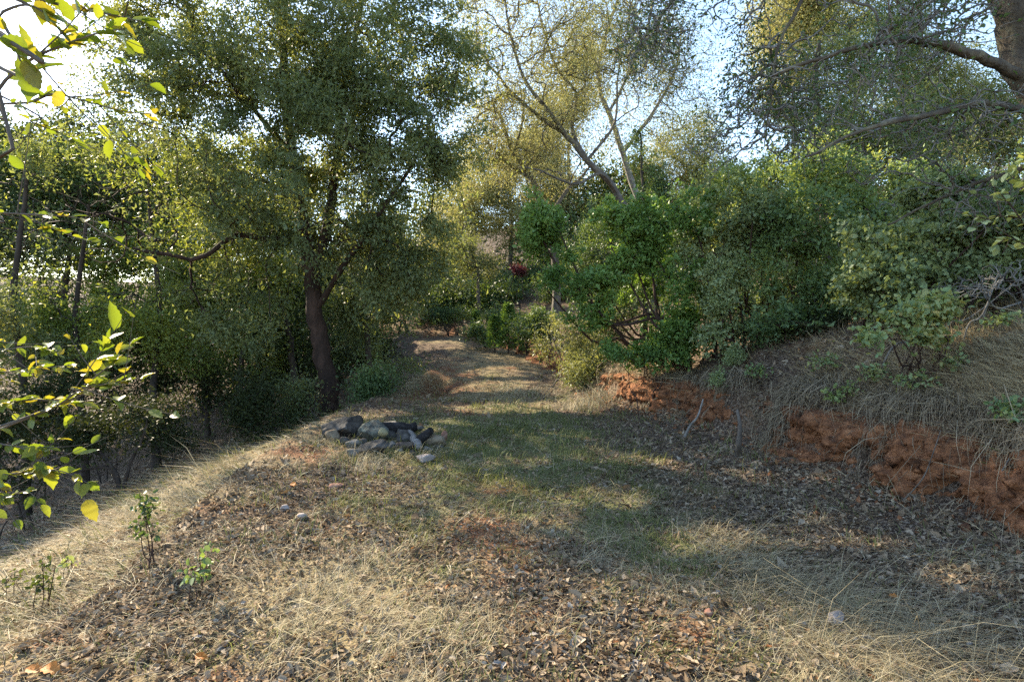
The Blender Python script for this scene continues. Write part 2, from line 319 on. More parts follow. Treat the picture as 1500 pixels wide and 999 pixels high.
# ------------------------------------------------------------------ the red earth cut along the right of the track
nz = 56
yv = np.concatenate([np.linspace(1.2, 13.2, 611), np.linspace(13.25, 24, 90)[1:]]); tv = np.linspace(-.12, .86, nz)
YB, TB = np.meshgrid(yv, tv, indexing='ij')
wobx = (fbm(YB * 1.3, TB * 0, seed=50) - .5) * .35 + (vnoise(YB * 0 + 3, YB * 1.9, seed=4) - .5) * -.17
tc_ = np.clip(TB, 0, 1); eg_ = np.linspace(0, 1.25, 400); pg_ = .80 * sstep(eg_ / .36) + .60 * sstep(eg_ / 1.25); inv = np.interp(tc_, pg_, eg_)
wobb = (vnoise(YB * 0 + 3, YB * 1.9, seed=4) - .5) * .35
eb = -.02 - wobb * .5 + inv - .10 + .12 * np.maximum(-TB, 0)
ZB = zr(YB) + hb(YB) * TB + .20 * np.where(eb < 0, np.exp(np.minimum(eb, 0) / .42), np.exp(-(eb / .4) ** 2)) * (TB * .8 + .2)
XB = xb(YB) + eb
lump = (fbm(YB * 1.7, ZB * 2.6, XB * 2, 5, 60) - .5) * .62 + (fbm(YB * 8, ZB * 10, XB * 5, 5, 66) - .5) * .20 - .10 * np.maximum(0, 1 - np.abs(fbm(YB * 3.4, ZB * 1.6, oct=3, seed=64) - .5) / .035)
ledge = np.abs(fbm(YB * 1.5, ZB * 5.5, oct=2, seed=69) - .5) * .2
gone = np.clip((fbm(YB * 2.2, ZB * 2.2, oct=3, seed=71) - .55) * 1.2 + .5 * (np.exp(-((YB - 5.15) / .38) ** 2) + .5 * np.exp(-((YB - 7.0) / .4) ** 2) + .4 * np.exp(-((YB - 9.2) / .3) ** 2) + sstep((YB - 10.6) / .8) * (1 - sstep((YB - 17) / 1))), 0, 1)            # slumped stretches where litter buries the cut
XB = XB - lump * np.sin(np.pi * np.clip(TB * .9 + .1, 0, 1)) ** .5 + ledge - .07 + gone * .26 + .10 * sstep((TB - .55) / .3) * (fbm(YB * 2.5, YB * 0, oct=2, seed=72) > .5) + .16 * sstep((TB - .70) / .16)
k = np.arange(YB.size).reshape(YB.shape)
bf = np.stack([k[:-1, :-1], k[1:, :-1], k[1:, 1:], k[:-1, 1:]], -1).reshape(-1, 4)[:, ::-1]
SOIL = rough_mat('red_clay_soil', [(.055, .030, .020), (.145, .062, .030), (.25, .108, .050), (.36, .185, .10)], 9, 12, (1, 1, 1.4), 1.0, .05, .95, 20)
bank = link('earth_bank', mesh_np('earth_bank', [(np.stack([XB, YB, ZB], -1).reshape(-1, 3), bf, None)], True), SOIL, kind='structure')
bank['label'] = 'red clay cut bank along the right side of the track'

# crumbled clods on the cut and at its foot
nc = 5200; cyv = 1.6 + 11.4 * rng.random(nc) ** 1.4; ct = rng.random(nc) ** 1.3; ii_ = np.clip(np.searchsorted(yv, cyv), 0, len(yv) - 1); jj_ = np.clip((ct * (nz - 8)).astype(int) + 5, 0, nz - 1)
cp = np.stack([XB[ii_, jj_], YB[ii_, jj_], ZB[ii_, jj_]], 1); fall = rng.random(nc) < .35; cp[fall, 0] -= rng.exponential(.16, fall.sum()) + .02; cp[fall, 2] = H(cp[fall, 0], cp[fall, 1])
octa = np.array([[1, 0, 0], [-1, 0, 0], [0, 1, 0], [0, -1, 0], [0, 0, 1], [0, 0, -1]], float); of = np.array([[0, 2, 4], [2, 1, 4], [1, 3, 4], [3, 0, 4], [2, 0, 5], [1, 2, 5], [3, 1, 5], [0, 3, 5]])
cv = (octa[None] * rng.uniform(.6, 1.3, (nc, 6, 1)) + rng.normal(size=(nc, 6, 3)) * .25) * (rng.lognormal(-4.35, .55, nc))[:, None, None] + cp[:, None]
link('soil_clods', mesh_np('soil_clods', [(cv.reshape(-1, 3), (of[None] + np.arange(nc)[:, None, None] * 6).reshape(-1, 3), None)]), SOIL, kind='stuff', label='crumbled red clods on the cut bank and at its foot')

# ------------------------------------------------------------------ fallen leaves and grass
LITTER_COLS = [(.085, .058, .038), (.14, .098, .062), (.20, .145, .094), (.265, .198, .134), (.33, .26, .185), (.39, .335, .26), (.33, .20, .095), (.26, .125, .05)]
LITTER = attr_mat('fallen_leaf', LITTER_COLS, .9, .15, .1)
def scatter(n, r0, r1, amax=66):
    r = np.exp(rng.uniform(math.log(r0), math.log(r1), n)); a = np.radians(rng.uniform(-amax, amax, n))
    return r * np.sin(a), r * np.cos(a), r
def litter_leaves(n, r0, r1, hexa, base=.05, keep=None):
    x, y, r = scatter(n, r0, r1); c = comp(x, y); e = x - xb(y)
    w = c['l'] * 1.5 + 1.2 * (e > .25) * (e < 2.5) * (y < 9) + c['s'] * .35 + c['g'] * .16 + c['d'] * .32
    k = (rng.random(n) < w * 1.05) & ~((e > -.05) & (e < .24) & (y < 12.5) & (rng.random(n) < .85))
    x, y, r = x[k], y[k], r[k]; n = len(x); z = H(x, y); nn = gnormal(x, y)
    N = unit(nn + rng.normal(size=(n, 3)) * .5); D = rng.normal(size=(n, 3)); D = unit(D - (D * N).sum(1, keepdims=True) * N)
    Ln = base * rng.lognormal(0, .42, n) * np.clip(.75 + r * .04, .8, 1.5); pos = np.stack([x, y, z + rng.uniform(.004, .022, n)], 1) - D * Ln[:, None] * .5
    v, f, kk = leaf_set(pos, D, N, Ln, Ln * rng.uniform(.3, .66, n), .26, .22, hexa)
    col = np.clip(rng.beta(1.9, 2.6, n) * .76 + (rng.random(n) < .07) * rng.uniform(.2, .5, n), 0, 1)
    return v, f, np.repeat(col, kk)
ch = [litter_leaves(28000, 2.2, 3.6, True, .034), litter_leaves(48000, 3.6, 6.5, False, .036), litter_leaves(56000, 6.0, 22, None, .05)]
tx, ty, tr_ = scatter(7000, 2.1, 10); tk = rng.random(7000) < comp(tx, ty)['l'] + .1; tx, ty, tr_ = tx[tk], ty[tk], tr_[tk]; tz = H(tx, ty); ta = rng.uniform(0, 6.3, len(tx)); tl = rng.lognormal(-2.6, .5, len(tx)); tw = rng.uniform(.001, .003, len(tx))
tp = np.stack([tx, ty, tz + .012], 1)[:, None] + np.stack([np.cos(ta), np.sin(ta), rng.normal(size=len(tx)) * .15], 1)[:, None] * (np.array([-.5, .05, .5])[None, :, None] * tl[:, None, None]) + rng.normal(size=(len(tx), 3, 3)) * .05 * tl[:, None, None]
tv_, tf_ = tubes(tp, np.repeat(tw[:, None], 3, 1), 3)
link('fallen_twigs', mesh_np('fallen_twigs', [(tv_, tf_, np.repeat(rng.random(len(tx)), 9))]), attr_mat('fallen_twig', [(.06, .045, .035), (.16, .13, .10), (.28, .25, .21)], .9), kind='stuff', label='thin broken twigs scattered among the fallen leaves')
link('leaf_litter', mesh_np('leaf_litter', ch), LITTER, kind='stuff', label='brown fallen oak leaves strewn over the track and slopes')
# the nearest fallen leaves singly
lob = [(0, 0), (.1, .10), (.22, .34), (.34, .26), (.48, .46), (.62, .33), (.76, .36), (.9, .16), (1, 0)]
def lobed_leaf(name, kind, seed):
    r_ = np.random.default_rng(seed); pr = lob if kind == 0 else [(0, 0), (.12, .2), (.3, .4), (.5, .46), (.7, .38), (.88, .2), (1, 0)]
    mid = [(a, 0, -.04 * math.sin(a * 3)) for a, _ in pr]; lf = [(a, w * .62, .10 * w * 2 + r_.uniform(-.05, .07)) for a, w in pr[1:-1]]; rt = [(a, -w * .62, .10 * w * 2 + r_.uniform(-.05, .07)) for a, w in pr[1:-1]]
    v = np.array(mid + lf + rt); v[:, 2] -= r_.uniform(.05, .35) * (v[:, 0] - .5) ** 2; v[:, 0] -= .5; n = len(pr); q = []; t = []
    for i in range(n - 1):
        for o in (n - 1, n - 1 + n - 2):
            a, b = (i, i + 1); c = o + i + 1 if 1 <= i + 1 <= n - 2 else None; d = o + i if 1 <= i <= n - 2 else None
            fc = [p for p in (a, b, c, d) if p is not None]
            if o != n - 1: fc = fc[::-1]
            (q if len(fc) == 4 else t).append(fc)
    return mesh_np(name, [(v, [np.array(q), np.array(t)], np.full(len(v), r_.random()))], True)
FMATS = [attr_mat('dry_leaf_%s' % n, [tuple(.6 * q for q in c), c], .7, .12) for n, c in (('brown', (.17, .11, .066)), ('tan', (.28, .20, .135)), ('grey', (.36, .32, .28)), ('pale', (.25, .175, .11)), ('rust', (.32, .13, .045)), ('dark', (.085, .055, .035)))]
fm = []
for i in range(12):
    me = lobed_leaf('fallen_leaf', i % 2, 70 + i); me.materials.append(FMATS[0 if i == 10 else i % 6]); fm.append(me)
from mathutils import Matrix
def place(o, pos, D, N, s):
    D = D / np.linalg.norm(D); Sv = np.cross(N, D); Sv = Sv / np.linalg.norm(Sv); N = np.cross(D, Sv)
    M = Matrix(((D[0] * s, Sv[0] * s, N[0] * s, pos[0]), (D[1] * s, Sv[1] * s, N[1] * s, pos[1]), (D[2] * s, Sv[2] * s, N[2] * s, pos[2]), (0, 0, 0, 1)))
    o.matrix_world = M
cnt = 0
while cnt < 295:
    x, y, r = scatter(1, 2.35, 3.6, 46); c = comp(x, y)
    if rng.random() > c['l'][0] * 1.3 + .12: continue
    nn = unit(gnormal(x, y)[0] + rng.normal(size=3) * .3); D = rng.normal(size=3); D -= D.dot(nn) * nn
    o = link('fallen_leaf', fm[int(rng.integers(12))], None, ground)
    place(o, (x[0], y[0], float(H(x[0], y[0])) + .018), D, nn, rng.uniform(.034, .055)); cnt += 1
for px, py, s, mi in ((75, 990, .11, 4), (50, 992, .09, 4), (430, 715, .10, 4), (295, 972, .07, 5), (1310, 880, .06, 4)):
    g = G(px, py); me = lobed_leaf('fallen_leaf', 0, int(px)); me.materials.append(attr_mat('orange_leaf', [(.45, .16, .03), (.5, .2, .05)], .6, .2)); o = link('fallen_leaf', me, None, ground, label='bright orange fallen leaf')
    place(o, g + [0, 0, .03], np.array([rng.normal(), .3, .1]), np.array([.1, -.5, .9]), s)

def blades(x, y, r, length, width, lean, heading, z0=0, col=None):
    n = len(x); z = H(x, y) + z0; b = np.stack([x, y, z], 1)
    d = np.stack([np.cos(heading), np.sin(heading), np.zeros(n)], 1); up = gnormal(x, y); ca_, sa = np.cos(lean)[:, None], np.sin(lean)[:, None]
    m = b + (d * ca_ * .45 + up * sa * .5) * length[:, None]; t = m + (d * (ca_ * .6 + .12) + up * (sa * .34 - .10)) * length[:, None]
    sd = np.cross(d, up) * width[:, None] * .5; sd2 = sd * .75 + rng.normal(size=(n, 3)) * width[:, None] * .15
    v = np.stack([b - sd, b + sd, m + sd2, m - sd2, t], 1).reshape(-1, 3); i = np.arange(n)[:, None] * 5
    return v, [i + np.array([[0, 1, 2, 3]]), i + np.array([[3, 2, 4]])], np.repeat(col, 5)
def grass(n, r0, r1, kind):
    x, y, r = scatter(n, r0, r1); c = comp(x, y); e = x - xb(y)
    tuft = fbm(x * 4.5, y * 4.5, oct=2, seed=90 if kind == 'd' else 95)
    w = (1 - .6 * (e > .3)) * (c['d'] * 1.15 + c['g'] * .35 + c['l'] * .12 if kind == 'd' else c['g'] * 1.6 + .05) * np.clip((tuft - .34) * 3.4, .05, 1.2)
    k = (rng.random(n) < w) & ~((e > -.02) & (e < .2) & (y < 12.5)) & (y > .8); x, y, r = x[k], y[k], r[k]; e = e[k]; n = len(x)
    hd = (vnoise(x * 1.1, y * 1.1, seed=97) * 2 - .1) * 2.6 - 1.8 + rng.normal(size=n) * 1.1
    f = xl(y) - x; hd = np.where(f > -.3 + .5 * rng.normal(size=n), rng.normal(size=n) * .9 + 3.6, hd)
    sc = np.clip(r / 3.2, 1, 3.2)
    if kind == 'd':
        Ln = rng.lognormal(-2.25, .5, n) * (1 + .5 * (e > .2)); ln = np.radians(np.abs(rng.normal(14, 16, n))); col = np.clip(rng.beta(2, 2, n), 0, 1); Wd = rng.uniform(.0011, .0023, n) * sc
    else:
        Ln = rng.lognormal(-2.9, .4, n) * np.clip(sc, 1, 2); ln = np.radians(rng.uniform(25, 85, n)); col = rng.random(n); Wd = rng.uniform(.002, .004, n) * sc
    return blades(x, y, r, Ln, Wd, ln, hd, .002, col)
DRY = attr_mat('dry_grass', [(.18, .145, .085), (.32, .265, .155), (.44, .375, .235), (.55, .48, .33)], .6, .25)
GRN = attr_mat('green_grass', [(.075, .085, .03), (.135, .155, .045), (.22, .225, .075)], .55, .35)
link('dry_grass', mesh_np('dry_grass', [grass(330000, 2.0, 20, 'd')]), DRY, kind='stuff', label='straw coloured dry grass lying matted over the ground')
link('green_grass', mesh_np('green_grass', [grass(200000, 2.2, 16, 'g')]), GRN, kind='stuff', label='short green grass sprouting along the track')
# upright tufts of long dry grass
def tuft_group(spots, per):
    ch = []
    for px, py, rad, ln, hd, le in spots:
        c = G(px, py); n = int(per * (rad / .25) ** 1.3); x = c[0] + rng.normal(size=n) * rad; y = c[1] + rng.normal(size=n) * rad * .7; k = x < xb(y) + 3; x, y = x[k], y[k]; n = len(x)
        ch.append(blades(x, y, y, ln * rng.lognormal(-.1, .5, n), rng.uniform(.0009, .0021, n) * np.clip(y / 3, 1, 3), np.radians(np.clip(rng.normal(le, 16, n), 5, 88)), np.radians(hd) + rng.normal(size=n) * .8, 0, rng.beta(2, 2, n)))
    return ch
link('tall_dry_grass', mesh_np('tall_dry_grass', tuft_group([
    (1160, 870, .22, .30, -45, 30), (1120, 850, .16, .26, -60, 35), (1260, 900, .22, .30, -40, 32), (1330, 935, .22, .30, -35, 28), (1080, 800, .18, .2, -40, 30), (1230, 960, .2, .28, -50, 26), (1420, 830, .25, .22, -20, 16),
    (840, 600, .16, .22, 60, 60), (770, 575, .5, .16, 20, 40), (330, 690, .25, .3, 215, 35), (400, 640, .35, .22, 215, 40), (270, 740, .3, .28, 215, 30), (480, 885, .3, .2, 10, 20), (400, 860, .3, .2, 190, 20), (540, 690, .1, .22, 70, 60),
    (640, 560, .25, .3, 220, 45), (620, 570, .25, .3, 200, 40), (880, 590, .3, .28, 120, 50), (120, 830, .4, .22, 215, 25), (60, 900, .3, .2, 215, 25), (200, 760, .4, .25, 215, 30), (500, 672, .12, .12, 200, 50), (545, 674, .12, .12, 250, 50), (590, 672, .12, .12, 300, 50), (640, 668, .14, .14, 0, 50), (476, 650, .12, .12, 180, 50), (1090, 840, .2, .24, -60, 34), (1380, 960, .22, .28, -30, 30)], 420)), DRY, kind='stuff', label='long dry grass tufts leaning beside the track')
# matted dead grass hanging over the lip of the cut
n = 52000; y = 13.5 - 12.2 * rng.random(n) ** .8; g0 = fbm(y * 1.6, y * 0, oct=2, seed=120); bare = np.exp(-((y - 4.1) / .55) ** 2) + np.exp(-((y - 6.05) / .22) ** 2) + 1.3 * np.exp(-((y - 8.4) / .8) ** 2) + 1.3 * np.exp(-((y - 10) / .6) ** 2) + np.exp(-((y - 3.2) / .6) ** 2)
x_ = .36 - .46 * rng.random(n) ** 1.9; k = rng.random(n) < np.clip(g0 * 1.7 - .2 - .62 * bare * (x_ < .26) - .3 * (x_ < .12), .05, 1); y = y[k]; x_ = x_[k]; n = len(y)
x = xb(y) + x_ + np.maximum(rng.normal(size=n), 0) * .1; z = H(x, y) + .03
L0 = rng.lognormal(-1.7, .5, n) * np.clip(hb(y) / .7, .5, 1.2); ly = rng.normal(size=n) * .55; b = np.stack([x, y, z], 1)
ox = rng.uniform(.15, .6, n); up = rng.uniform(-.1, .25, n); dn = rng.uniform(.2, .95, n)
c1 = b + np.stack([-ox * .5 * L0, ly * L0 * .3, up * L0], 1); c2 = b + np.stack([-ox * .9 * L0, ly * L0 * .7, (up * .6 - dn * .4) * L0], 1); t = b + np.stack([-ox * L0, ly * L0, -dn * L0], 1)
w = rng.uniform(.0012, .0024, n) * np.clip(y / 3.5, 1, 3); sd = np.stack([w * .3 * rng.normal(size=n), w, w * .5 * rng.normal(size=n)], 1)
v = np.stack([b - sd, b + sd, c1 + sd, c1 - sd, c2 + sd * .8, c2 - sd * .8, t], 1).reshape(-1, 3); i = np.arange(n)[:, None] * 7
link('hanging_dry_grass', mesh_np('hanging_dry_grass', [(v, [i + np.array([[0, 1, 2, 3]]), i + np.array([[3, 2, 4, 5]]), i + np.array([[5, 4, 6]])], np.repeat(rng.beta(1.6, 2.4, n), 7))]), attr_mat('dead_grass', [(.10, .075, .05), (.21, .165, .11), (.33, .27, .18), (.43, .36, .25)], .7, .2), kind='stuff', label='matted dead grass hanging over the red bank')
# dry twigs and brush on the shoulder of the bank
x = rng.uniform(.3, 3.0, 8000); y = 2.2 + 10 * rng.random(8000) ** 1.3; x = xb(y) + x; n = len(x)
k = fbm(x * 1.5, y * 1.5, oct=2, seed=130) > .44; x, y = x[k], y[k]; n = len(x)
link('dry_brush', mesh_np('dry_brush', [blades(x, y, y, rng.lognormal(-1.5, .4, n), rng.uniform(.002, .004, n) * np.clip(y / 4, 1, 2), np.radians(rng.uniform(8, 75, n)), rng.uniform(0, 6.3, n), 0, rng.beta(1.6, 2.2, n))]), attr_mat('dry_brush', [(.11, .075, .045), (.24, .18, .10), (.36, .28, .16)], .7, .2), kind='stuff', label='tangled tan weeds on top of the bank')
def shoulder(px0, px1, py0, py1, n, l0):
    p = np.array([G(rng.uniform(px0, px1), rng.uniform(py0, py1)) for _ in range(70)]); p = p[p[:, 1] < 11]; c = p[rng.integers(0, len(p), n)]; q = rng.normal(size=(n, 2)) * .16; x = c[:, 0] + q[:, 0]; y = c[:, 1] + q[:, 1]; k = x > xb(y) + .12; x, y = x[k], y[k]; n = len(x)
    return blades(x, y, y, rng.lognormal(l0, .4, n), rng.uniform(.0016, .0032, n) * np.clip(y / 4, 1, 2), np.radians(np.clip(rng.normal(42, 24, n), 5, 88)), rng.uniform(0, 6.3, n), 0, np.clip(.35 + .6 * rng.beta(2, 2, n), 0, 1))
link('tan_weeds', mesh_np('tan_weeds', [shoulder(1340, 1560, 440, 600, 9000, -1.6), shoulder(1180, 1340, 500, 600, 2500, -1.9), shoulder(880, 1010, 530, 570, 2500, -1.5)]), attr_mat('tan_weed', [(.16, .11, .065), (.30, .22, .12), (.43, .34, .19), (.5, .42, .26)], .7, .25), kind='stuff', label='dry tan weeds standing on the shoulder of the right bank')
print('cover', time.time() - T0)
# ------------------------------------------------------------------ plants
NLEAF = 0
def env(px, py, rx, ry, d, depth=None, w=None):
    k = d / FOC; return (P(px, py, d), np.array([rx * k, depth if depth else (rx + ry) * .5 * k, ry * k]), w if w else rx * ry * (depth or 1))
def sample_env(envs, n, clump, seed, fill=.5):
    w = np.array([e[2] for e in envs], float); w /= w.sum(); out = []
    need = n
    while need > 0:
        m = need * 3 + 20; i = rng.choice(len(envs), m, p=w); c = np.array([e[0] for e in envs])[i]; r = np.array([e[1] for e in envs])[i]
        u = unit(rng.normal(size=(m, 3))) * (rng.random(m) ** fill * np.where(rng.random(m) < .16, rng.uniform(1.1, 1.5, m), 1))[:, None]; p = c + u * r
        g = fbm(p[:, 0] * clump, p[:, 1] * clump, p[:, 2] * clump, 2, seed)
        k = (g > rng.uniform(.36, .56, m)) & (p[:, 2] > H(p[:, 0], p[:, 1], False) + .12); p = p[k][:need]; out.append(p); need -= len(p)
        clump *= .97
    return np.concatenate(out)
def grow(lines, rads, tips, rtip, expo=.46, bend=.35, pathw=.12, K=2):
    "attach every tip to the nearest wood, each new twig becoming wood in turn"
    pos = []; dr = []; par = []; base_r = []
    for ln, rd in zip(lines, rads):
        T = unit(np.gradient(ln, axis=0)); s0 = len(pos)
        for q in range(len(ln)): pos.append(ln[q]); dr.append(T[q]); base_r.append(rd[q]); par.append(s0 + q - 1 if q else -1)
    n0 = len(pos); tot = n0 + K * len(tips)
    A = np.zeros((tot, 3)); A[:n0] = pos; Dd = np.zeros((tot, 3)); Dd[:n0] = dr; par = np.concatenate([par, np.full(K * len(tips), -1)]).astype(int); plen = np.zeros(tot)
    d0 = np.min(np.linalg.norm(tips[:, None] - A[None, :n0:3], axis=2), axis=1); tips = tips[np.argsort(d0)]
    m = n0; edges = []
    for t in tips:
        v = t - A[:m]; d = np.sqrt((v * v).sum(1)) + 1e-6; cosang = (v * Dd[:m]).sum(1) / d
        j = int(np.argmin(d * (1.35 - .5 * cosang) + pathw * plen[:m])); dist = d[j]
        a = A[j]; ctrl = a + Dd[j] * dist * bend + np.array([0, 0, .10 * dist]) + rng.normal(size=3) * dist * .10
        f = (np.arange(1, K + 1) / K)[:, None]; q = a * (1 - f) ** 2 + 2 * ctrl * f * (1 - f) + t * f * f
        q[:-1] += rng.normal(size=(K - 1, 3)) * dist * .025
        A[m:m + K] = q; dd = unit(np.diff(np.vstack([a, q]), axis=0)); Dd[m:m + K] = dd
        par[m] = j; par[m + 1:m + K] = np.arange(m, m + K - 1); plen[m:m + K] = plen[j] + dist * f[:, 0]; edges.append((j, m)); m += K
    cntd = np.zeros(tot)
    for i in range(n0 + K - 1, tot, K): cntd[i] = 1
    for i in range(tot - 1, n0 - 1, -1): cntd[par[i]] += cntd[i]
    R = rtip * np.maximum(cntd, 1) ** expo; R[:n0] = base_r
    E = np.array([[j] + [m + q for q in range(K)] for j, m in edges]); PE = A[E]; RE = R[E]; RE[:, 0] = np.minimum(RE[:, 0], RE[:, 1] * 1.15)
    RE[:, K] = np.where(cntd[E[:, K]] <= 1, RE[:, K - 1] * .55, RE[:, K])
    return PE, RE
def d_near(b): return b[1] < 18
def plant(name, label, cat, base, lines, envs, ntip, nleaf, lsize, mat, bark, group=None, rtip=.004, spread=None, clump=1.1, fill=.5, hexa=None, droop=.25, sides=3, aspect=.5, limbs=True, along=.35, expo=.46, twig_bark=None, knob=.12, bend=.35, lumpy=True):
    """lines: list of (points, r_start, r_end); the first is the trunk. envs: crown volumes."""
    global NLEAF
    if lumpy and (cat == 'shrub' or name == 'oak_tree'):
        e2 = []
        for c, r, w in envs:
            for _ in range(7): e2.append((c + unit(rng.normal(size=3)) * r * rng.uniform(.15, .68), r * rng.uniform(.34, .66), w / 7))
        envs = e2
    base = np.array(base, float); root = thing(name, label, cat, base, group); seed = int(rng.integers(1000))
    lns = [smooth_line(p, max(8, 4 * len(p))) for p, a, b in lines]; rds = []
    for l, (p, a, b) in zip(lns, lines):
        l[1:-1] += rng.normal(size=(len(l) - 2, 3)) * a * .12; rds.append(np.linspace(a, b, len(l)))
    rds[0] = rds[0] * (1 + .55 * np.exp(-np.arange(len(rds[0])) / 1.2))
    tips = sample_env(envs, ntip, clump, seed, fill); K = 3 if (not lumpy or nleaf < 10000) and d_near(base) else 2; PE, RE = grow(lns, rds, tips, rtip, expo, bend, K=K)
    tr = [trunk_tube(lns[0], rds[0], 12 if rds[0][0] > .08 else 7, knob)]
    link('trunk', mesh_np('trunk', [(v - base, q, None) for v, q in tr], True), BARK[bark], root)
    for l, r in zip(lns[1:], rds[1:]):
        v, q = trunk_tube(l, r, 9 if r[0] > .05 else 6, knob); link('limb', mesh_np('limb', [(v - base, q, None)], True), BARK[bark], root)
    v, q = tubes(PE, RE, sides); link('twigs', mesh_np('twigs', [(v - base, q, None)], True), BARK[twig_bark or bark], root, kind='stuff')
    if nleaf:
        # leaf clumps at the ends of the twigs
        i = rng.integers(0, len(PE), nleaf); s = 1 - along * rng.random(nleaf) ** 1.5
        seg = np.clip(s * K, 0, K - .001); a = seg.astype(int); f = (seg - a)[:, None]
        p = PE[i, a] * (1 - f) + PE[i, a + 1] * f; sp = spread if spread else .16
        p = p + rng.normal(size=(nleaf, 3)) * sp * np.array([1, 1, .8]) * rng.random((nleaf, 1)) ** .5
        kp = open_to_sun(p); p = p[kp]; i = i[kp]; nleaf = len(p)
        D = unit(unit(PE[i, K] - PE[i, K - 1]) * .5 + rng.normal(size=(nleaf, 3)) * .8 - np.array([0, 0, droop])); N = unit(rng.normal(size=(nleaf, 3)) * .75 + np.array([0, 0, .75]))
        Ln = lsize * rng.lognormal(0, .22, nleaf); v, fc, kk = leaf_set(p, D, N, Ln, Ln * aspect * rng.uniform(.8, 1.2, nleaf), .2, .15, hexa)
        col = np.clip(.45 * rng.beta(2, 2, nleaf) + .65 * (vnoise(p[:, 0] * 1.3, p[:, 1] * 1.3, p[:, 2] * 1.3, seed + 5) - .5) + .32 + .12 * rng.normal(size=nleaf) * .5, 0, 1)
        link('crown', mesh_np('crown', [(v - base, fc, np.repeat(col, kk))]), LEAF[mat], root, kind='stuff'); NLEAF += nleaf
    return root
def px_line(pts, d, r0, r1):
    return ([P(x, y, d if np.isscalar(d) else d[i]) for i, (x, y) in enumerate(pts)], r0, r1)
def rooted(base, pts, d, r0, r1):
    l = px_line(pts, d, r0, r1); return ([np.array(base) - np.array([0, 0, .12])] + l[0], r0, r1)
def stems(base, envs, n, r0, r1, spread=.25, reach=.7):
    out = []
    for i in range(n):
        e = envs[i % len(envs)]; u = rng.normal(size=3) * .45; tip = e[0] + np.clip(u, -.8, .8) * e[1] * np.array([1, 1, .6]) + np.array([0, 0, (reach - .7) * e[1][2]])
        b = np.array(base) + np.array([rng.normal() * spread, rng.normal() * spread, 0]); 
        if base[0] > xb(base[1]) + .3: b[0] = max(b[0], float(xb(b[1])) + .5)
        b[2] = float(H(b[0], b[1])) - .06
        m = b * .5 + tip * .5 + np.array([rng.normal() * .12, rng.normal() * .12, -.06 * np.linalg.norm(tip - b)]) * np.linalg.norm(tip - b) * .5
        q = b * .8 + tip * .2 + np.array([0, 0, .12 * np.linalg.norm(tip - b)]); out.append(([b, q, m, tip], r0 * rng.uniform(.7, 1.15), r1))
    return out

# --- the large evergreen oak left of the track
b = G(484, 604); d = b[1]
main_env = [env(400, 60, 220, 150, d, 2.2), env(560, 90, 120, 130, d, 1.8), env(330, 210, 170, 130, d, 2.2), env(480, 230, 200, 110, d, 2.0), env(590, 300, 80, 110, d, 1.4), env(350, 330, 150, 90, d, 1.8), env(500, 370, 110, 70, d, 1.4), env(590, 400, 55, 55, d, 1.0), env(270, 400, 110, 80, d, 1.5), env(210, 120, 70, 90, d, 1.2), env(400, -150, 240, 130, d, 2.2), env(640, 160, 55, 90, d, 1.0), env(370, 450, 50, 50, d + .3, 1.0)]
plant('oak_tree', 'tall dense evergreen oak with thick leaning red-brown trunk beside the stone fire ring', 'tree', b,
  [rooted(b, [(484, 590), (474, 535), (464, 470), (455, 410), (448, 345)], d, .215, .15), px_line([(448, 345), (436, 270), (424, 190), (414, 80), (405, -60), (400, -200)], d, .13, .05), px_line([(455, 410), (478, 340), (492, 250), (500, 160), (520, 60), (545, -80)], [d, d, d + .2, d + .3, d + .4, d + .5], .13, .04),
   px_line([(448, 345), (400, 352), (345, 345), (293, 378), (240, 372), (195, 364)], [d, d - .3, d - .6, d - .9, d - 1.1, d - 1.2], .07, .025), px_line([(462, 455), (500, 395), (545, 330), (585, 270), (620, 215)], [d, d - .3, d - .6, d - .8, d - .9], .075, .02), px_line([(430, 230), (380, 170), (330, 110), (280, 60)], [d, d - .3, d - .5, d - .6], .06, .02), px_line([(440, 300), (395, 270), (350, 250), (300, 240)], [d, d + .5, d + .9, d + 1.1], .06, .02)],
  main_env + [env(440, 280, 190, 110, d - 1.3, 1.2), env(470, 130, 190, 130, d - 1.2, 1.2), env(640, 390, 50, 60, d - .3, .8), env(560, 430, 60, 50, d - .4, .8), env(330, 470, 80, 60, d - .4, .8), env(230, 50, 90, 90, d, 1.6), env(190, 150, 80, 80, d, 1.4), env(180, 250, 90, 100, d, 1.3), env(670, 100, 60, 90, d, 1.1), env(660, 250, 55, 100, d, 1.1), env(140, 330, 80, 80, d, 1.2), env(650, 330, 50, 70, d, .8)], 3700, 335000, .084, 'oak', 'red', lumpy=False, knob=.2, rtip=.0038, spread=.21, clump=1.5, fill=.42, droop=.5, along=.6, aspect=.45)
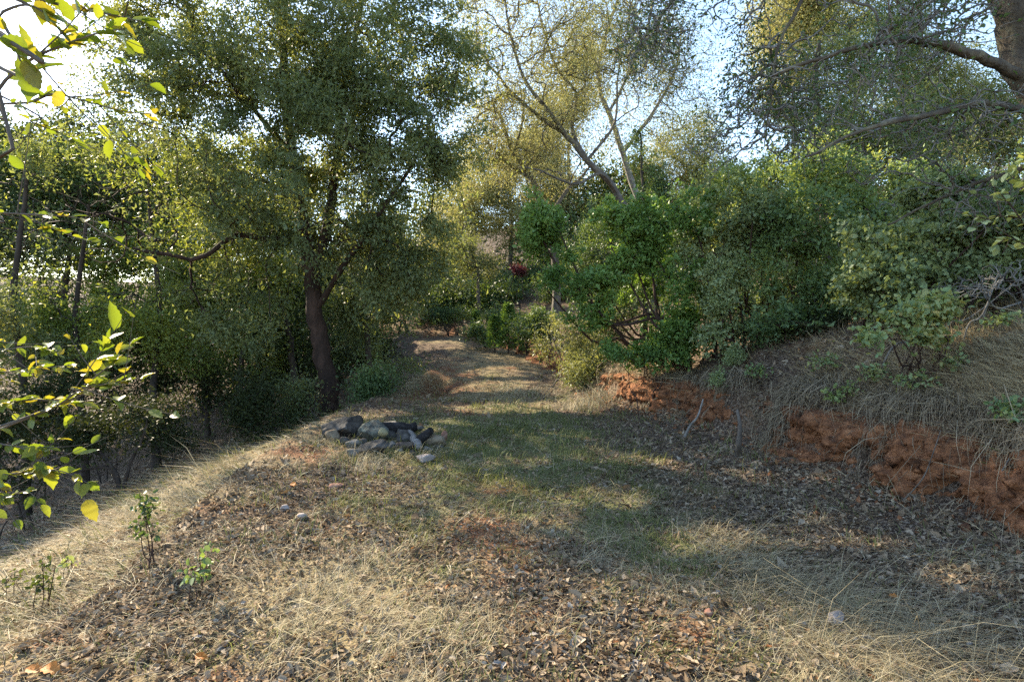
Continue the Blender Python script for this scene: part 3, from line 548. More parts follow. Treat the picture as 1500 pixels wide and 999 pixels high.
# --- slender trees of the left slope
T = 'slender trees on the left slope'
b = G(303, 640); d = b[1]
plant('oak_tree', 'slim dark-stemmed oak standing just below the bench, left of the big oak', 'tree', b, [rooted(b, [(304, 610), (298, 560), (294, 490), (288, 430), (276, 350)], d, .075, .045), px_line([(298, 545), (270, 500), (245, 470), (220, 430)], [d, d + .2, d + .4, d + .5], .04, .015), px_line([(300, 560), (318, 590), (328, 625)], [d, d - .15, d - .3], .03, .02)],
  [env(270, 430, 120, 90, d, 1.4), env(190, 420, 90, 90, d + .4, 1.2), env(340, 480, 60, 60, d, 1)], 420, 42000, .072, 'bay', 'dark', T, rtip=.0035, spread=.17, droop=.4, along=.5)
b = G(462, 604) + np.array([-.25, 1.2, 0]); b[2] = H(b[0], b[1]); d = b[1]
plant('oak_tree', 'dark stem leaning left out from behind the big oak trunk', 'tree', b, [rooted(b, [(455, 590), (432, 555), (425, 500), (412, 440), (405, 390)], d, .12, .06)], [env(410, 470, 70, 80, d + .3, 1.2), env(370, 420, 60, 60, d + .3, 1)], 220, 26000, .06, 'under', 'dark', T, rtip=.0035, spread=.17, droop=.4)
SL = [(225, 13, [(225, 560), (235, 470), (228, 390), (215, 280)], .085, [(240, 330, 110, 110), (170, 260, 90, 90), (250, 430, 110, 70)], 'bay', 'thin trunk in deep shade, left of the slim oak, crown sunlit from behind'),
      (120, 12, [(118, 560), (110, 470), (120, 380), (130, 300)], .07, [(110, 330, 110, 110), (60, 440, 90, 80), (150, 480, 80, 60)], 'bay', 'slender tree above the mid-left foreground spray, glowing yellow green'),
      (30, 11, [(34, 560), (20, 450), (30, 340), (40, 250)], .08, [(30, 300, 80, 110), (10, 420, 80, 90)], 'oak', 'slender tree at the left picture edge behind the lower foreground spray'),
      (355, 15, [(352, 560), (360, 470), (350, 380)], .09, [(350, 430, 90, 90), (300, 330, 120, 100)], 'bay', 'dim trunk between the slim oak and the big oak, farther down the slope'),
      (545, 14.2, [(540, 520), (530, 440), (515, 390), (500, 340)], .08, [(545, 430, 60, 70), (590, 450, 40, 40), (500, 480, 60, 60)], 'oak', 'dark limbed oak right behind the big oak, hanging over the hollow'),
      (90, 18, [(92, 500), (100, 380), (120, 240)], .12, [(130, 250, 130, 120), (40, 230, 100, 70), (200, 330, 120, 90)], 'bay', 'taller tree far back on the left whose top shows below the pale sky'),
      (300, 20, [(300, 480), (310, 330), (300, 200)], .13, [(290, 260, 150, 150), (420, 330, 120, 130), (330, 430, 160, 80)], 'bay', 'background tree seen through the crown of the big oak'),
      (-40, 15, [(-40, 520), (-50, 400), (-30, 280)], .11, [(-40, 300, 110, 130), (0, 480, 80, 70)], 'oak', 'tree half cut off at the left picture edge, farthest left of the slope'),
      (480, 19, [(480, 480), (490, 380), (470, 300)], .1, [(470, 420, 90, 90), (560, 380, 70, 90)], 'under', 'dark oak standing behind and below the big oak trunk')]
for px, d, ln, r, ev, mt, lab in SL:
    b = at(px, d); sc = d / 13; na = sum(e[2] * e[3] for e in ev) / 1000
    plant('oak_tree', lab, 'tree', b, [rooted(b, ln, d, r, r * .4)], [env(*e, d + rng.normal() * .4, .011 * (e[2] + e[3]) * .5 * d / 10) for e in ev + [(px + 30, 510, 70, 60), (px - 40, 470, 70, 70)]], int(140 + 5 * na), int(950 * na + 7000), .080 * sc ** .7, mt, 'dark', T, rtip=.004 * sc, spread=.30 * sc, clump=1.0, droop=.4, along=.5)
print('left trees', NLEAF, time.time() - T0)
# --- the unbroken wood farther off
def woodland(name, label, cells, ls, mat, per):
    global NLEAF
    ps = []
    for px, py, rx, ry, d, n in cells:
        c, r, _ = env(px, py, rx, ry, d, (rx + ry) * .4 * d / FOC); n = int(n * .72); k = max(6, int(n / per)); cc = c + unit(rng.normal(size=(k, 3))) * (rng.random((k, 1)) ** .4) * r; j = rng.integers(0, k, n)
        ps.append(cc[j] + rng.normal(size=(n, 3)) * np.array([.34, .34, .28]) * d / 22 * (.6 + .8 * rng.random(k)[j])[:, None])
    p = np.concatenate(ps); p = p[p[:, 2] > H(p[:, 0], p[:, 1], False) + .05]; p = p[open_to_sun(p)]; n = len(p); Ln = 1.15 * ls * rng.lognormal(0, .25, n) * p[:, 1] / 22
    v, f, kk = leaf_set(p, rng.normal(size=(n, 3)) - np.array([0, 0, .4]), unit(rng.normal(size=(n, 3)) * .8 + np.array([0, 0, .7])), Ln, Ln * .55, hexa=None)
    col = np.clip(.3 * rng.random(n) + 1.0 * (fbm(p[:, 0] * .8, p[:, 1] * .8, p[:, 2] * .8, 2, 140) - .5) + .35, 0, 1)
    link(name, mesh_np(name, [(v, f, np.repeat(col, kk))]), LEAF[mat], None, kind='stuff', label=label); NLEAF += n
woodland('far_woodland', 'mass of far trees closing the view behind the left slope', [(60, 330, 170, 110, 24, 22000), (230, 330, 140, 130, 26, 22000), (400, 360, 130, 120, 27, 22000), (530, 380, 90, 90, 28, 12000), (100, 500, 200, 70, 21, 26000), (320, 510, 160, 70, 22, 22000), (480, 500, 100, 60, 23, 12000), (-80, 400, 120, 160, 24, 14000), (660, 300, 55, 70, 38, 9000), (900, 285, 60, 50, 36, 9000), (830, 330, 60, 50, 37, 8000), (40, 260, 150, 70, 22, 16000), (200, 250, 130, 80, 24, 16000), (340, 260, 100, 80, 25, 12000), (40, 200, 120, 50, 20, 12000), (160, 190, 90, 60, 21, 12000), (-60, 260, 100, 90, 19, 9000), (60, 290, 120, 70, 18, 16000), (10, 340, 100, 60, 17, 10000), (150, 270, 70, 60, 18, 9000)], .13, 'under', 130)
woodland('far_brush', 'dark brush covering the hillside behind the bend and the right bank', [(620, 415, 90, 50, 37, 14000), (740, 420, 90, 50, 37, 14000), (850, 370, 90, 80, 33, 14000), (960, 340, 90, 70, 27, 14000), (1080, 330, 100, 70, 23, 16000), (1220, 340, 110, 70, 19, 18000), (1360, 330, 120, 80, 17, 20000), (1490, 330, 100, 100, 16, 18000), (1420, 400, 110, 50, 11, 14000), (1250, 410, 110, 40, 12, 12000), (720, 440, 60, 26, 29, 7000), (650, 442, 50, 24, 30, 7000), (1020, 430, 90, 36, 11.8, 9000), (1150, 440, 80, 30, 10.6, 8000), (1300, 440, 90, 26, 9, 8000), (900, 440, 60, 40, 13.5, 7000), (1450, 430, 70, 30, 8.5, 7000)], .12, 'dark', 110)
# --- understory of the left slope
U = 'shrubs under the left trees'
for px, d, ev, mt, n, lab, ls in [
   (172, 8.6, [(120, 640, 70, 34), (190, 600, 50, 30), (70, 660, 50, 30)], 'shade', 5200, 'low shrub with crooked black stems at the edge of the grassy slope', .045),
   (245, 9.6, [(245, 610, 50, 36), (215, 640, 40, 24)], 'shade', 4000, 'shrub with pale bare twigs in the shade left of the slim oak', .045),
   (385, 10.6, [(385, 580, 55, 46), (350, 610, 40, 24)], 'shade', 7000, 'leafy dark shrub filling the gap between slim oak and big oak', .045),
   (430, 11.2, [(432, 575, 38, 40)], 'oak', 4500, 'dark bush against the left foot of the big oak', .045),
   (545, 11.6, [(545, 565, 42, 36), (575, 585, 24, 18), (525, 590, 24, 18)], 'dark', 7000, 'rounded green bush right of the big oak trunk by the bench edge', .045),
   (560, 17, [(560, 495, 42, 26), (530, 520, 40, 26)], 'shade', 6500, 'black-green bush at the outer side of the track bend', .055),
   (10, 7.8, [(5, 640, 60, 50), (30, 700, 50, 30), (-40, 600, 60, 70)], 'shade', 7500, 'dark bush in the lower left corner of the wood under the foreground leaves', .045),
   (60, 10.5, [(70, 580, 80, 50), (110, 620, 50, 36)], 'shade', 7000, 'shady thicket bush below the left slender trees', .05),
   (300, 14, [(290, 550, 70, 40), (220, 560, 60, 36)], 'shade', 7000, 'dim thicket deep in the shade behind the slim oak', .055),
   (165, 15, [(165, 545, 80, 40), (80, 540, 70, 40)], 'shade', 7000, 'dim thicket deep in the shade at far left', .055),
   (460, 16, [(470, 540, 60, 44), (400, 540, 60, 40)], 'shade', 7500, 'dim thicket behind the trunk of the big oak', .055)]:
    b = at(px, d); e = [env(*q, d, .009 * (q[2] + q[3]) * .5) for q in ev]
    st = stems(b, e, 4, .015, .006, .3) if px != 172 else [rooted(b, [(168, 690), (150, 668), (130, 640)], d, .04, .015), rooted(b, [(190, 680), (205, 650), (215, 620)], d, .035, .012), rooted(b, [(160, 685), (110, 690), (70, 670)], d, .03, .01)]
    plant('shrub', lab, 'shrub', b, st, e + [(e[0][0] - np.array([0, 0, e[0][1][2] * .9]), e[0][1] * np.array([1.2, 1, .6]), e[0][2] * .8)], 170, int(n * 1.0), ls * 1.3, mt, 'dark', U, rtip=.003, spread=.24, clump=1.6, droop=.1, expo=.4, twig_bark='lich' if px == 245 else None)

# --- bare-limbed oaks on the hill behind the right shrubs
B = 'twiggy oaks on the hill behind the bright shrubs'
d = 17; b = at(955, d)
plant('oak_tree', 'leaning bare-limbed oak whose dark limbs reach up and left over the track', 'tree', b, [rooted(b, [(945, 400), (905, 285), (860, 235), (828, 197), (790, 172), (752, 138), (715, 95)], d, .13, .035), px_line([(860, 235), (838, 190), (845, 140), (815, 100), (798, 50), (782, -20)], [d, d + .2, d + .3, d + .4, d + .5, d + .5], .065, .02), px_line([(828, 197), (805, 165), (770, 120), (750, 60), (740, 0)], [d, d - .3, d - .5, d - .6, d - .6], .07, .025), px_line([(905, 285), (880, 255), (840, 270), (790, 250), (760, 245)], [d, d - .4, d - .6, d - .8, d - 1], .05, .02), px_line([(860, 235), (900, 180), (905, 110), (920, 40)], [d, d + .4, d + .8, d + 1], .05, .018)],
  [env(800, 70, 110, 120, d, 2.2), env(740, 140, 70, 70, d, 1.6), env(880, 60, 90, 100, d, 2), env(850, 160, 90, 60, d, 1.5), env(780, 240, 50, 40, d, 1), env(800, -80, 150, 90, d, 2), env(700, 60, 60, 90, d, 1.6), env(690, 190, 50, 60, d, 1.4)], 2600, 74000, .06, 'tan', 'oak', B, lumpy=False, rtip=.0065, spread=.36, clump=1.6, sides=3, expo=.42, knob=.1)
d = 19; b = at(812, d)
plant('oak_tree', 'crooked oak with dark bare limbs rising left of the leaning oak', 'tree', b, [rooted(b, [(815, 400), (800, 325), (778, 262), (752, 225), (738, 185), (722, 150)], d, .15, .04), px_line([(778, 262), (745, 240), (712, 208), (690, 200), (672, 212)], d, .06, .02), px_line([(800, 325), (830, 280), (850, 262), (866, 240)], d, .07, .03), px_line([(752, 225), (765, 180), (768, 130)], d, .05, .02)],
  [env(735, 190, 60, 70, d, 1.6), env(790, 240, 60, 50, d, 1.4), env(705, 230, 40, 50, d, 1.2)], 1000, 24000, .06, 'tan', 'oak', B, lumpy=False, rtip=.006, spread=.34, clump=1.6, sides=3, expo=.42)
d = 20; b = at(965, d)
plant('oak_tree', 'pale grey upright oak behind the dark young tree, thin against blue sky', 'tree', b, [rooted(b, [(945, 330), (912, 225), (892, 165), (877, 125), (882, 70), (905, 0)], d, .13, .04), px_line([(892, 165), (925, 100), (950, 40), (960, -30)], d, .06, .02), px_line([(912, 225), (960, 160), (990, 100), (1000, 30)], d, .07, .02)],
  [env(910, 70, 80, 90, d, 2), env(980, 120, 70, 110, d, 2), env(880, 190, 50, 50, d, 1.4)], 1300, 32000, .065, 'olive', 'lich', B, lumpy=False, rtip=.006, spread=.34, sides=3, expo=.42)
# --- sunlit trees beyond
F = 'sunlit trees beyond the bend'
FAR = [(690, 33, [(690, 300, 45, 70), (720, 270, 40, 60), (665, 350, 45, 60)], 'tan', 'pointed yellow-lit tree framing the right edge of the big oak crown'),
       (745, 34, [(740, 330, 50, 60), (780, 300, 50, 60), (755, 220, 50, 60)], 'tan', 'tan sunlit tree seen between the limbs of the crooked oak'),
       (830, 35, [(830, 300, 60, 50), (800, 190, 60, 100), (845, 120, 50, 90)], 'tan', 'tall tan sunlit tree behind the leaning oak'),
       (940, 36, [(930, 270, 60, 70), (990, 260, 60, 80)], 'tan', 'sunlit dry-leaved tree to the right of the leaning oak'),
       (1050, 34, [(1030, 230, 60, 80), (1070, 300, 60, 60)], 'olive', 'olive tree top between blue sky and the dark oak'),
       (1160, 28, [(1160, 60, 60, 120), (1130, 150, 40, 70), (1190, 10, 80, 70)], 'tan', 'tall tan sunlit tree behind the hanging oak twigs at upper right'),
       (1330, 26, [(1320, 60, 110, 90), (1400, 120, 90, 80), (1260, 110, 60, 60)], 'olive', 'broad sunlit tree behind the overhanging limb at upper right'),
       (1460, 24, [(1460, 180, 90, 100), (1380, 240, 80, 70)], 'olive', 'sunlit tree behind the grey brush at the right picture edge'),
       (640, 40, [(640, 400, 60, 60), (600, 370, 60, 60)], 'olive', 'far tree low behind the end of the track')]
for px, d, ev, mt, lab in FAR:
    b = at(px, d); top = min(e[1] for e in ev); na = sum(e[2] * e[3] for e in ev) / 1000
    plant('oak_tree', lab, 'tree', b, [rooted(b, [(px, 430), (px + 4, (430 + top) / 2), (ev[0][0], top)], d, .2, .05)], [env(e[0], e[1], e[2] * 1.35, e[3] * 1.25, d, .009 * (e[2] + e[3]) * d / 10) for e in ev], int(150 + 10 * na), int((3600 if mt == 'tan' else 2300) * na + 6000), .12 if mt == 'tan' else .115, mt, 'oak', F, rtip=.009, spread=.55, clump=.8, sides=3, along=.6)
d = 27; b = at(702, d)
plant('oak_tree', 'small round grey-green oak on a thin pole trunk at the head of the track', 'tree', b, [rooted(b, [(702, 460), (701, 430), (700, 390)], d, .1, .06)], [env(695, 375, 48, 38, d, 1.5), env(670, 395, 30, 24, d, 1), env(725, 385, 28, 26, d, 1)], 260, 11000, .085, 'olive', 'oak', F, rtip=.006, spread=.25, clump=1)
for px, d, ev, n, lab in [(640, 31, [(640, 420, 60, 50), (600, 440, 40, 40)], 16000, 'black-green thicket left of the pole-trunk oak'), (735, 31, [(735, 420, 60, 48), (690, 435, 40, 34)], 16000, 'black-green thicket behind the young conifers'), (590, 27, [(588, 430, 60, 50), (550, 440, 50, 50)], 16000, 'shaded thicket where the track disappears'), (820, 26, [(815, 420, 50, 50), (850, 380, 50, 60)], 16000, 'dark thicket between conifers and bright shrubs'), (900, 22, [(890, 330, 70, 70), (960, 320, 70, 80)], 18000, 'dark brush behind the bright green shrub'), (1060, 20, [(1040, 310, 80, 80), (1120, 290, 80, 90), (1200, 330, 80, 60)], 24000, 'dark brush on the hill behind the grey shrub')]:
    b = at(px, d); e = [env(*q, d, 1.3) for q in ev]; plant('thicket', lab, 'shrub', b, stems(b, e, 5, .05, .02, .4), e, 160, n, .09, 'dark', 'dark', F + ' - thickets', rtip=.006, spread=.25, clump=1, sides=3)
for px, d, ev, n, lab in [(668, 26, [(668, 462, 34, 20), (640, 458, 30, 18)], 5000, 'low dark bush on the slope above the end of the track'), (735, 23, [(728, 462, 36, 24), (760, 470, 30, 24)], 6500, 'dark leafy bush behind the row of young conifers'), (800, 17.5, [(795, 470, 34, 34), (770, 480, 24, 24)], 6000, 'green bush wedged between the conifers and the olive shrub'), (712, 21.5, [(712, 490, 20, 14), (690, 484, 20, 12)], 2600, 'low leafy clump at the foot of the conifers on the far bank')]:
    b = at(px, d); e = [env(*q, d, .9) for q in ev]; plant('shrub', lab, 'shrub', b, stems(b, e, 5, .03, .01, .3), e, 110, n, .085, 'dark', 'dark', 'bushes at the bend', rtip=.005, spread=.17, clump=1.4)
d = 25; b = at(757, d); e = [env(757, 396, 13, 13, d, .5)]
plant('shrub', 'small dark red-leaved bush showing beyond the track', 'shrub', b, stems(b, e, 3, .03, .01, .1), e, 60, 1600, .08, 'red', 'dark', rtip=.005, spread=.12)
# --- young conifers by the bend
def conifer(px, py, h, w, d, lab):
    b = at(px, d); top = P(px, py - h, d); hh = max(top[2] - b[2], .4); root = thing('conifer_sapling', lab, 'sapling', b, 'young conifers by the bend')
    ln = np.stack([np.array([0, 0, z]) for z in np.linspace(-.05, hh, 8)]); v, q = tubes(ln[None], np.linspace(.03, .008, 8)[None], 6); link('trunk', mesh_np('trunk', [(v, q, None)], True), BARK['dark'], root)
    n = int(700 * hh ** 1.5) + 300; t = rng.random(n) ** .8; rr = w * d / FOC * (1.02 - t) ** .5 * rng.random(n) ** .4; a = rng.uniform(0, 6.28, n)
    rr = rr * (.45 + .9 * vnoise(a * 2, t * 9, seed=int(px))); p = np.stack([rr * np.cos(a), rr * np.sin(a), .08 + t * hh * .97 + .25 * rr], 1)
    D = unit(np.stack([np.cos(a), np.sin(a), np.full(n, .9)], 1) + rng.normal(size=(n, 3)) * .4); N = rng.normal(size=(n, 3)); Ln = rng.uniform(.08, .17, n)
    vv, f, kk = leaf_set(p, D, N, Ln, Ln * .3); link('crown', mesh_np('crown', [(vv, f, np.repeat(rng.random(n), kk))]), LEAF['con'], root, kind='stuff')
for a in [(745, 500, 52, 16, 20, 'tallest bushy green conifer sapling on the bank by the bend'), (725, 500, 34, 14, 20.4, 'short green conifer sapling left of the tallest one'), (698, 485, 26, 11, 24, 'small conifer sapling under the pole-trunk oak'), (772, 500, 34, 13, 19.5, 'conifer sapling just right of the tallest one'), (792, 500, 42, 14, 19, 'conifer sapling at the left end of the olive shrub')]: conifer(*a)
print('far', NLEAF, time.time() - T0)

# --- shrubs along the right bank
R = 'shrubs along the right bank'
d = 12.6; b = at(860, d); e = [env(845, 500, 55, 50, d, .9), env(870, 540, 55, 36, d - .8, .8), env(800, 500, 30, 40, d + 1.2, .6), env(890, 470, 40, 40, d, .7), env(845, 565, 30, 24, d - .9, .4)]
plant('shrub', 'sunlit olive-yellow shrub spilling over the bank beside the track', 'shrub', b, stems(b, e, 8, .03, .009, .3), e, 420, 19000, .056, 'olive', 'oak', R, rtip=.003, spread=.14, clump=2, droop=.2)
d = 9.6; b = at(990, d); e = [env(960, 390, 90, 100, d, 1.2), env(870, 400, 80, 60, d + .2, 1.0), env(790, 345, 34, 50, d + .4, .6), env(1010, 320, 60, 60, d, 1.0), env(905, 320, 60, 40, d, .8), env(930, 470, 60, 40, d - .2, .7), env(810, 410, 40, 34, d + .3, .5), env(990, 470, 60, 40, d - .3, .6), env(870, 455, 50, 40, d, .6), env(1000, 510, 60, 36, d - .4, .5), env(930, 520, 50, 30, d - .3, .5), env(790, 330, 40, 60, d + .4, .7), env(960, 330, 90, 50, d, .9)]
plant('manzanita_bush', 'big bright green shrub on many dark stems above the red bank', 'shrub', b, stems(b, e, 15, .042, .012, .38), e, 900, 38000, .066, 'manz', 'manz', R, rtip=.004, spread=.075, hexa=False, clump=1.5, fill=.38, droop=-.5, along=.3, aspect=.55, bend=.5)
d = 8.9; b = at(1085, d); e = [env(1065, 400, 62, 60, d, .8), env(1050, 470, 40, 50, d - .3, .5), env(1110, 350, 70, 60, d, .8), env(1120, 440, 50, 50, d, .6), env(1040, 420, 40, 70, d - .3, .6), env(1080, 480, 50, 30, d - .2, .5), env(1060, 510, 50, 30, d - .4, .5), env(1090, 320, 90, 60, d, .8), env(1040, 360, 50, 60, d, .7)]
plant('manzanita_bush', 'grey-green shrub standing right of the big bright one', 'shrub', b, stems(b, e, 12, .034, .01, .3), e, 640, 21000, .058, 'gray', 'manz', R, rtip=.003, spread=.085, hexa=False, clump=2.6, fill=.38, droop=-.5, along=.3, aspect=.6, bend=.5)
d = 8.0; b = at(1078, d); e = [env(1064, 556, 26, 24, d - .2, .22), env(1082, 525, 20, 18, d, .2)]
plant('manzanita_bush', 'small silvery clump hanging on the lip of the red bank', 'shrub', b, stems(b, e, 5, .014, .006, .06), e, 110, 3000, .036, 'gray', 'manz', R, rtip=.0025, spread=.05, droop=-.6, aspect=.55, clump=3)
d = 8.4; b = at(1195, d); e = [env(1190, 350, 90, 80, d, 1.0), env(1150, 280, 70, 60, d + .3, .8), env(1230, 410, 70, 50, d - .3, .7), env(1250, 300, 70, 60, d, .8), env(1180, 430, 60, 40, d - .3, .6), env(1130, 380, 50, 60, d, .6), env(1200, 460, 80, 30, d - .4, .5), env(1200, 260, 90, 60, d + .3, .9), env(1300, 280, 90, 60, d + .3, .8), env(1150, 470, 70, 26, d - .5, .6), env(1250, 460, 60, 26, d - .6, .6), env(1080, 270, 70, 50, d + .5, .7)]
plant('toyon_bush', 'mid-green broad-leaved bush between grey shrub and pale round-leaved shrub', 'shrub', b, stems(b, e, 12, .035, .01, .35), e, 760, 28000, .066, 'dkspr', 'manz', R, rtip=.003, spread=.12, clump=2.2, fill=.4, droop=-.1, aspect=.55)
d = 12; b = at(1215, d)
e = [env(1200, 190, 110, 110, d, 2.0), env(1130, 260, 70, 70, d, 1.4), env(1290, 230, 90, 100, d, 1.6), env(1230, 90, 90, 70, d, 1.5), env(1350, 170, 70, 70, d, 1.3), env(1060, 270, 50, 60, d, 1.0)]
plant('oak_tree', 'dark-leaved live oak rising behind the bank shrubs at right', 'tree', b, [rooted(b, [(1215, 420), (1205, 330), (1210, 240), (1195, 140), (1200, 60)], d, .13, .04), px_line([(1208, 300), (1250, 240), (1300, 200)], d, .06, .02), px_line([(1208, 320), (1160, 270), (1110, 240)], d, .06, .02), px_line([(1210, 240), (1250, 160), (1270, 80)], d, .05, .02)], e, 1200, 56000, .060, 'oak', 'dark', R, rtip=.0035, spread=.22, clump=1.3, along=.5)
d = 13; b = at(945, d); e = [env(942, 245, 30, 40, d, .5), env(950, 290, 36, 30, d, .5), env(935, 200, 12, 18, d, .3)]
plant('cedar_tree', 'young dark evergreen spire rising out of the bright green shrub', 'tree', b, [rooted(b, [(945, 400), (943, 300), (938, 195)], d, .06, .02)], e, 260, 11000, .05, 'dark', 'dark', R, rtip=.003, spread=.1, droop=.1)
d = 6.3; b = at(1365, d); e = [env(1340, 350, 90, 50, d, .7), env(1300, 400, 55, 45, d - .1, .5), env(1410, 330, 60, 50, d, .6), env(1390, 400, 50, 36, d - .2, .4), env(1260, 340, 40, 40, d + .4, .4), env(1330, 430, 60, 26, d - .2, .4), env(1280, 420, 50, 36, d, .5), env(1450, 400, 50, 40, d, .5), env(1340, 455, 70, 22, d - .1, .5), env(1400, 280, 80, 50, d + .3, .6), env(1470, 330, 50, 60, d + .2, .5)]
plant('manzanita_bush', 'shrub with pale round grey-green leaves on top of the right bank', 'shrub', b, stems(b, e, 12, .018, .007, .4), e, 720, 22000, .050, 'gray', 'manz', R, rtip=.003, spread=.085, clump=2.6, fill=.45, droop=-.3, aspect=.8, hexa=True, twig_bark='manz')
d = 5.2; b = at(1345, d); e = [env(1330, 462, 62, 24, d, .35), env(1290, 490, 36, 18, d - .2, .2), env(1370, 450, 34, 22, d, .25), env(1340, 490, 50, 16, d - .1, .2)]
plant('oak_sprout', 'low lobed-leaf oak sprout spreading over the shoulder of the bank', 'shrub', b, stems(b, e, 8, .012, .005, .12), e, 170, 2000, .05, 'sprout', 'manz', R, rtip=.0025, spread=.07, droop=0, aspect=.6, hexa=True, clump=3)
for px, py, n, s, mt, rx, lab in [(1483, 615, 60, .05, 'sprout', 26, 'small green plant with two brown leaves growing from the red bank face'), (1470, 490, 50, .045, 'sprout', 22, 'tiny bright sprout in the dry weeds at the right picture edge'), (1215, 545, 70, .04, 'sprout', 36, 'thin creeping sprig on the leaf-covered top of the bank'), (1290, 560, 60, .04, 'sprout', 34, 'little oak seedlings among dry weeds above the bank'), (1400, 545, 40, .045, 'sprout', 20, 'lone sprig in tan weeds on the bank'), (1240, 590, 60, .04, 'dkspr', 34, 'dark green sprig near the lip of the bank below the creeping sprig'), (1350, 575, 60, .04, 'sprout', 34, 'leafy sprig between the seedlings and the red bank face'), (1120, 560, 60, .04, 'dkspr', 30, 'leafy sprig right of the silvery clump on the bank')]:
    b = G(px, py); d = b[1]; e = [env(px, py - 14, rx, 15, d, .16)]
    plant('sprig', lab, 'plant', b, stems(b, e, 3, .006, .003, .04), e, 30, n * 2, s, mt, 'manz', 'green sprigs on the right bank', rtip=.0018, spread=.04, hexa=True, aspect=.6, clump=4)
for px, d, ev, mt, n, lab in [(1140, 8.1, [(1140, 490, 44, 26), (1110, 505, 30, 20)], 'dark', 3600, 'low dark bush in the shade at the foot of the grey-green shrub'), (1215, 7.6, [(1215, 480, 46, 24), (1250, 500, 34, 16)], 'shade', 3000, 'thin dark bush under the mid-green broad-leaved bush'), (1420, 6.4, [(1420, 430, 50, 24), (1460, 420, 40, 26)], 'dkspr', 2600, 'loose leafy bush below the pale round-leaved shrub at far right'), (950, 9.2, [(945, 520, 40, 18), (905, 515, 30, 20)], 'manz', 3000, 'low bright green skirt of bush over the red lip, left end'), (1290, 6.8, [(1285, 455, 40, 22), (1310, 480, 40, 16)], 'gray', 2200, 'low pale-leaved bush before the pale round-leaved shrub')]:
    b = at(px, d); e = [env(*q, d, .4) for q in ev]
    plant('shrub', lab, 'shrub', b, stems(b, e, 7, .012, .005, .2), e, 170, n, .05, mt, 'manz', R, rtip=.0025, spread=.085, hexa=False, clump=2.6, aspect=.55)
d = 5.9; b = at(1490, d); e = [env(1480, 350, 60, 50, d, .5), env(1440, 390, 50, 40, d, .4), env(1500, 300, 50, 50, d, .5), env(1420, 340, 40, 40, d + .2, .4)]
plant('manzanita_bush', 'open pale-leaved bush filling the right picture edge below the hanging limbs', 'shrub', b, stems(b, e, 9, .014, .006, .3), e, 420, 8000, .05, 'gray', 'manz', R, rtip=.003, spread=.09, clump=2.6, fill=.45, droop=-.3, aspect=.75, hexa=False)
# --- grey dead brush at the right
for px, d, ev, n, lab in [(1430, 6.8, [(1420, 280, 80, 60), (1350, 290, 70, 50), (1470, 340, 50, 50)], 900, 'tangle of bare grey twigs behind the pale round-leaved shrub'), (1470, 5.4, [(1465, 410, 40, 40), (1420, 430, 40, 24)], 260, 'bare grey brush low at the right picture edge'), (1230, 10.2, [(1250, 330, 70, 60), (1180, 360, 60, 50)], 420, 'bare grey twiggy bush tangled in the mid-green bush')]:
    b = at(px, d); e = [env(*q, d, .8) for q in ev]
    plant('dead_bush', lab, 'shrub', b, stems(b, e, 7, .011, .005, .35), e, int(n * 1.5), 0, .03, 'dark', 'lich', 'bare grey brush', rtip=.0032, clump=1.4, sides=3, expo=.33, bend=.6)
# --- the oak whose limbs hang in from the upper right
d = 5.2; b = np.array([5.3, 5.3, float(H(5.3, 5.3))])
e = [env(1250, 70, 170, 80, d, 1.2), env(1400, 200, 110, 60, d, .8), env(1130, 90, 60, 110, d + .5, .8), env(1000, 60, 90, 80, d + .8, .8), env(1400, 40, 100, 60, d, 1.0), env(1290, 190, 90, 60, d, .7), env(1440, 300, 60, 50, d + .3, .5), env(1060, 150, 60, 100, d + .8, .8), env(1200, 170, 90, 70, d + .3, .9), env(950, 40, 60, 60, d + .9, .6)]
plant('overhanging_oak', 'thick mossy oak trunk in the upper right corner with grey twiggy limbs hanging down', 'tree', b, [rooted(b, [(1590, 300), (1530, 150), (1492, 50), (1470, -60), (1440, -200)], d, .2, .13), px_line([(1520, 125), (1450, 92), (1385, 66), (1310, 60), (1225, 78), (1130, 112)], [d, d - .1, d - .2, d - .2, d - .1, d], .055, .012), px_line([(1540, 170), (1440, 152), (1370, 168), (1280, 185), (1180, 230)], [d, d - .3, d - .5, d - .6, d - .6], .04, .01), px_line([(1470, -60), (1330, -90), (1200, -60), (1090, -20), (1000, -10), (955, 50)], [d, d, d + .3, d + .5, d + .7, d + .8], .07, .012), px_line([(1200, -60), (1170, 10), (1140, 70), (1128, 150), (1120, 210)], [d + .3, d + .3, d + .4, d + .4, d + .4], .02, .006), px_line([(1560, 230), (1470, 125 + 130), (1380, 290), (1300, 330)], [d, d + .2, d + .4, d + .5], .03, .008)],
  e, 4600, 9000, .036, 'dark', 'moss', None, rtip=.0031, spread=.10, clump=1.5, sides=3, expo=.34, hexa=False, twig_bark='lich', droop=.2, aspect=.55, bend=.6, fill=.5)
print('right', NLEAF, time.time() - T0)

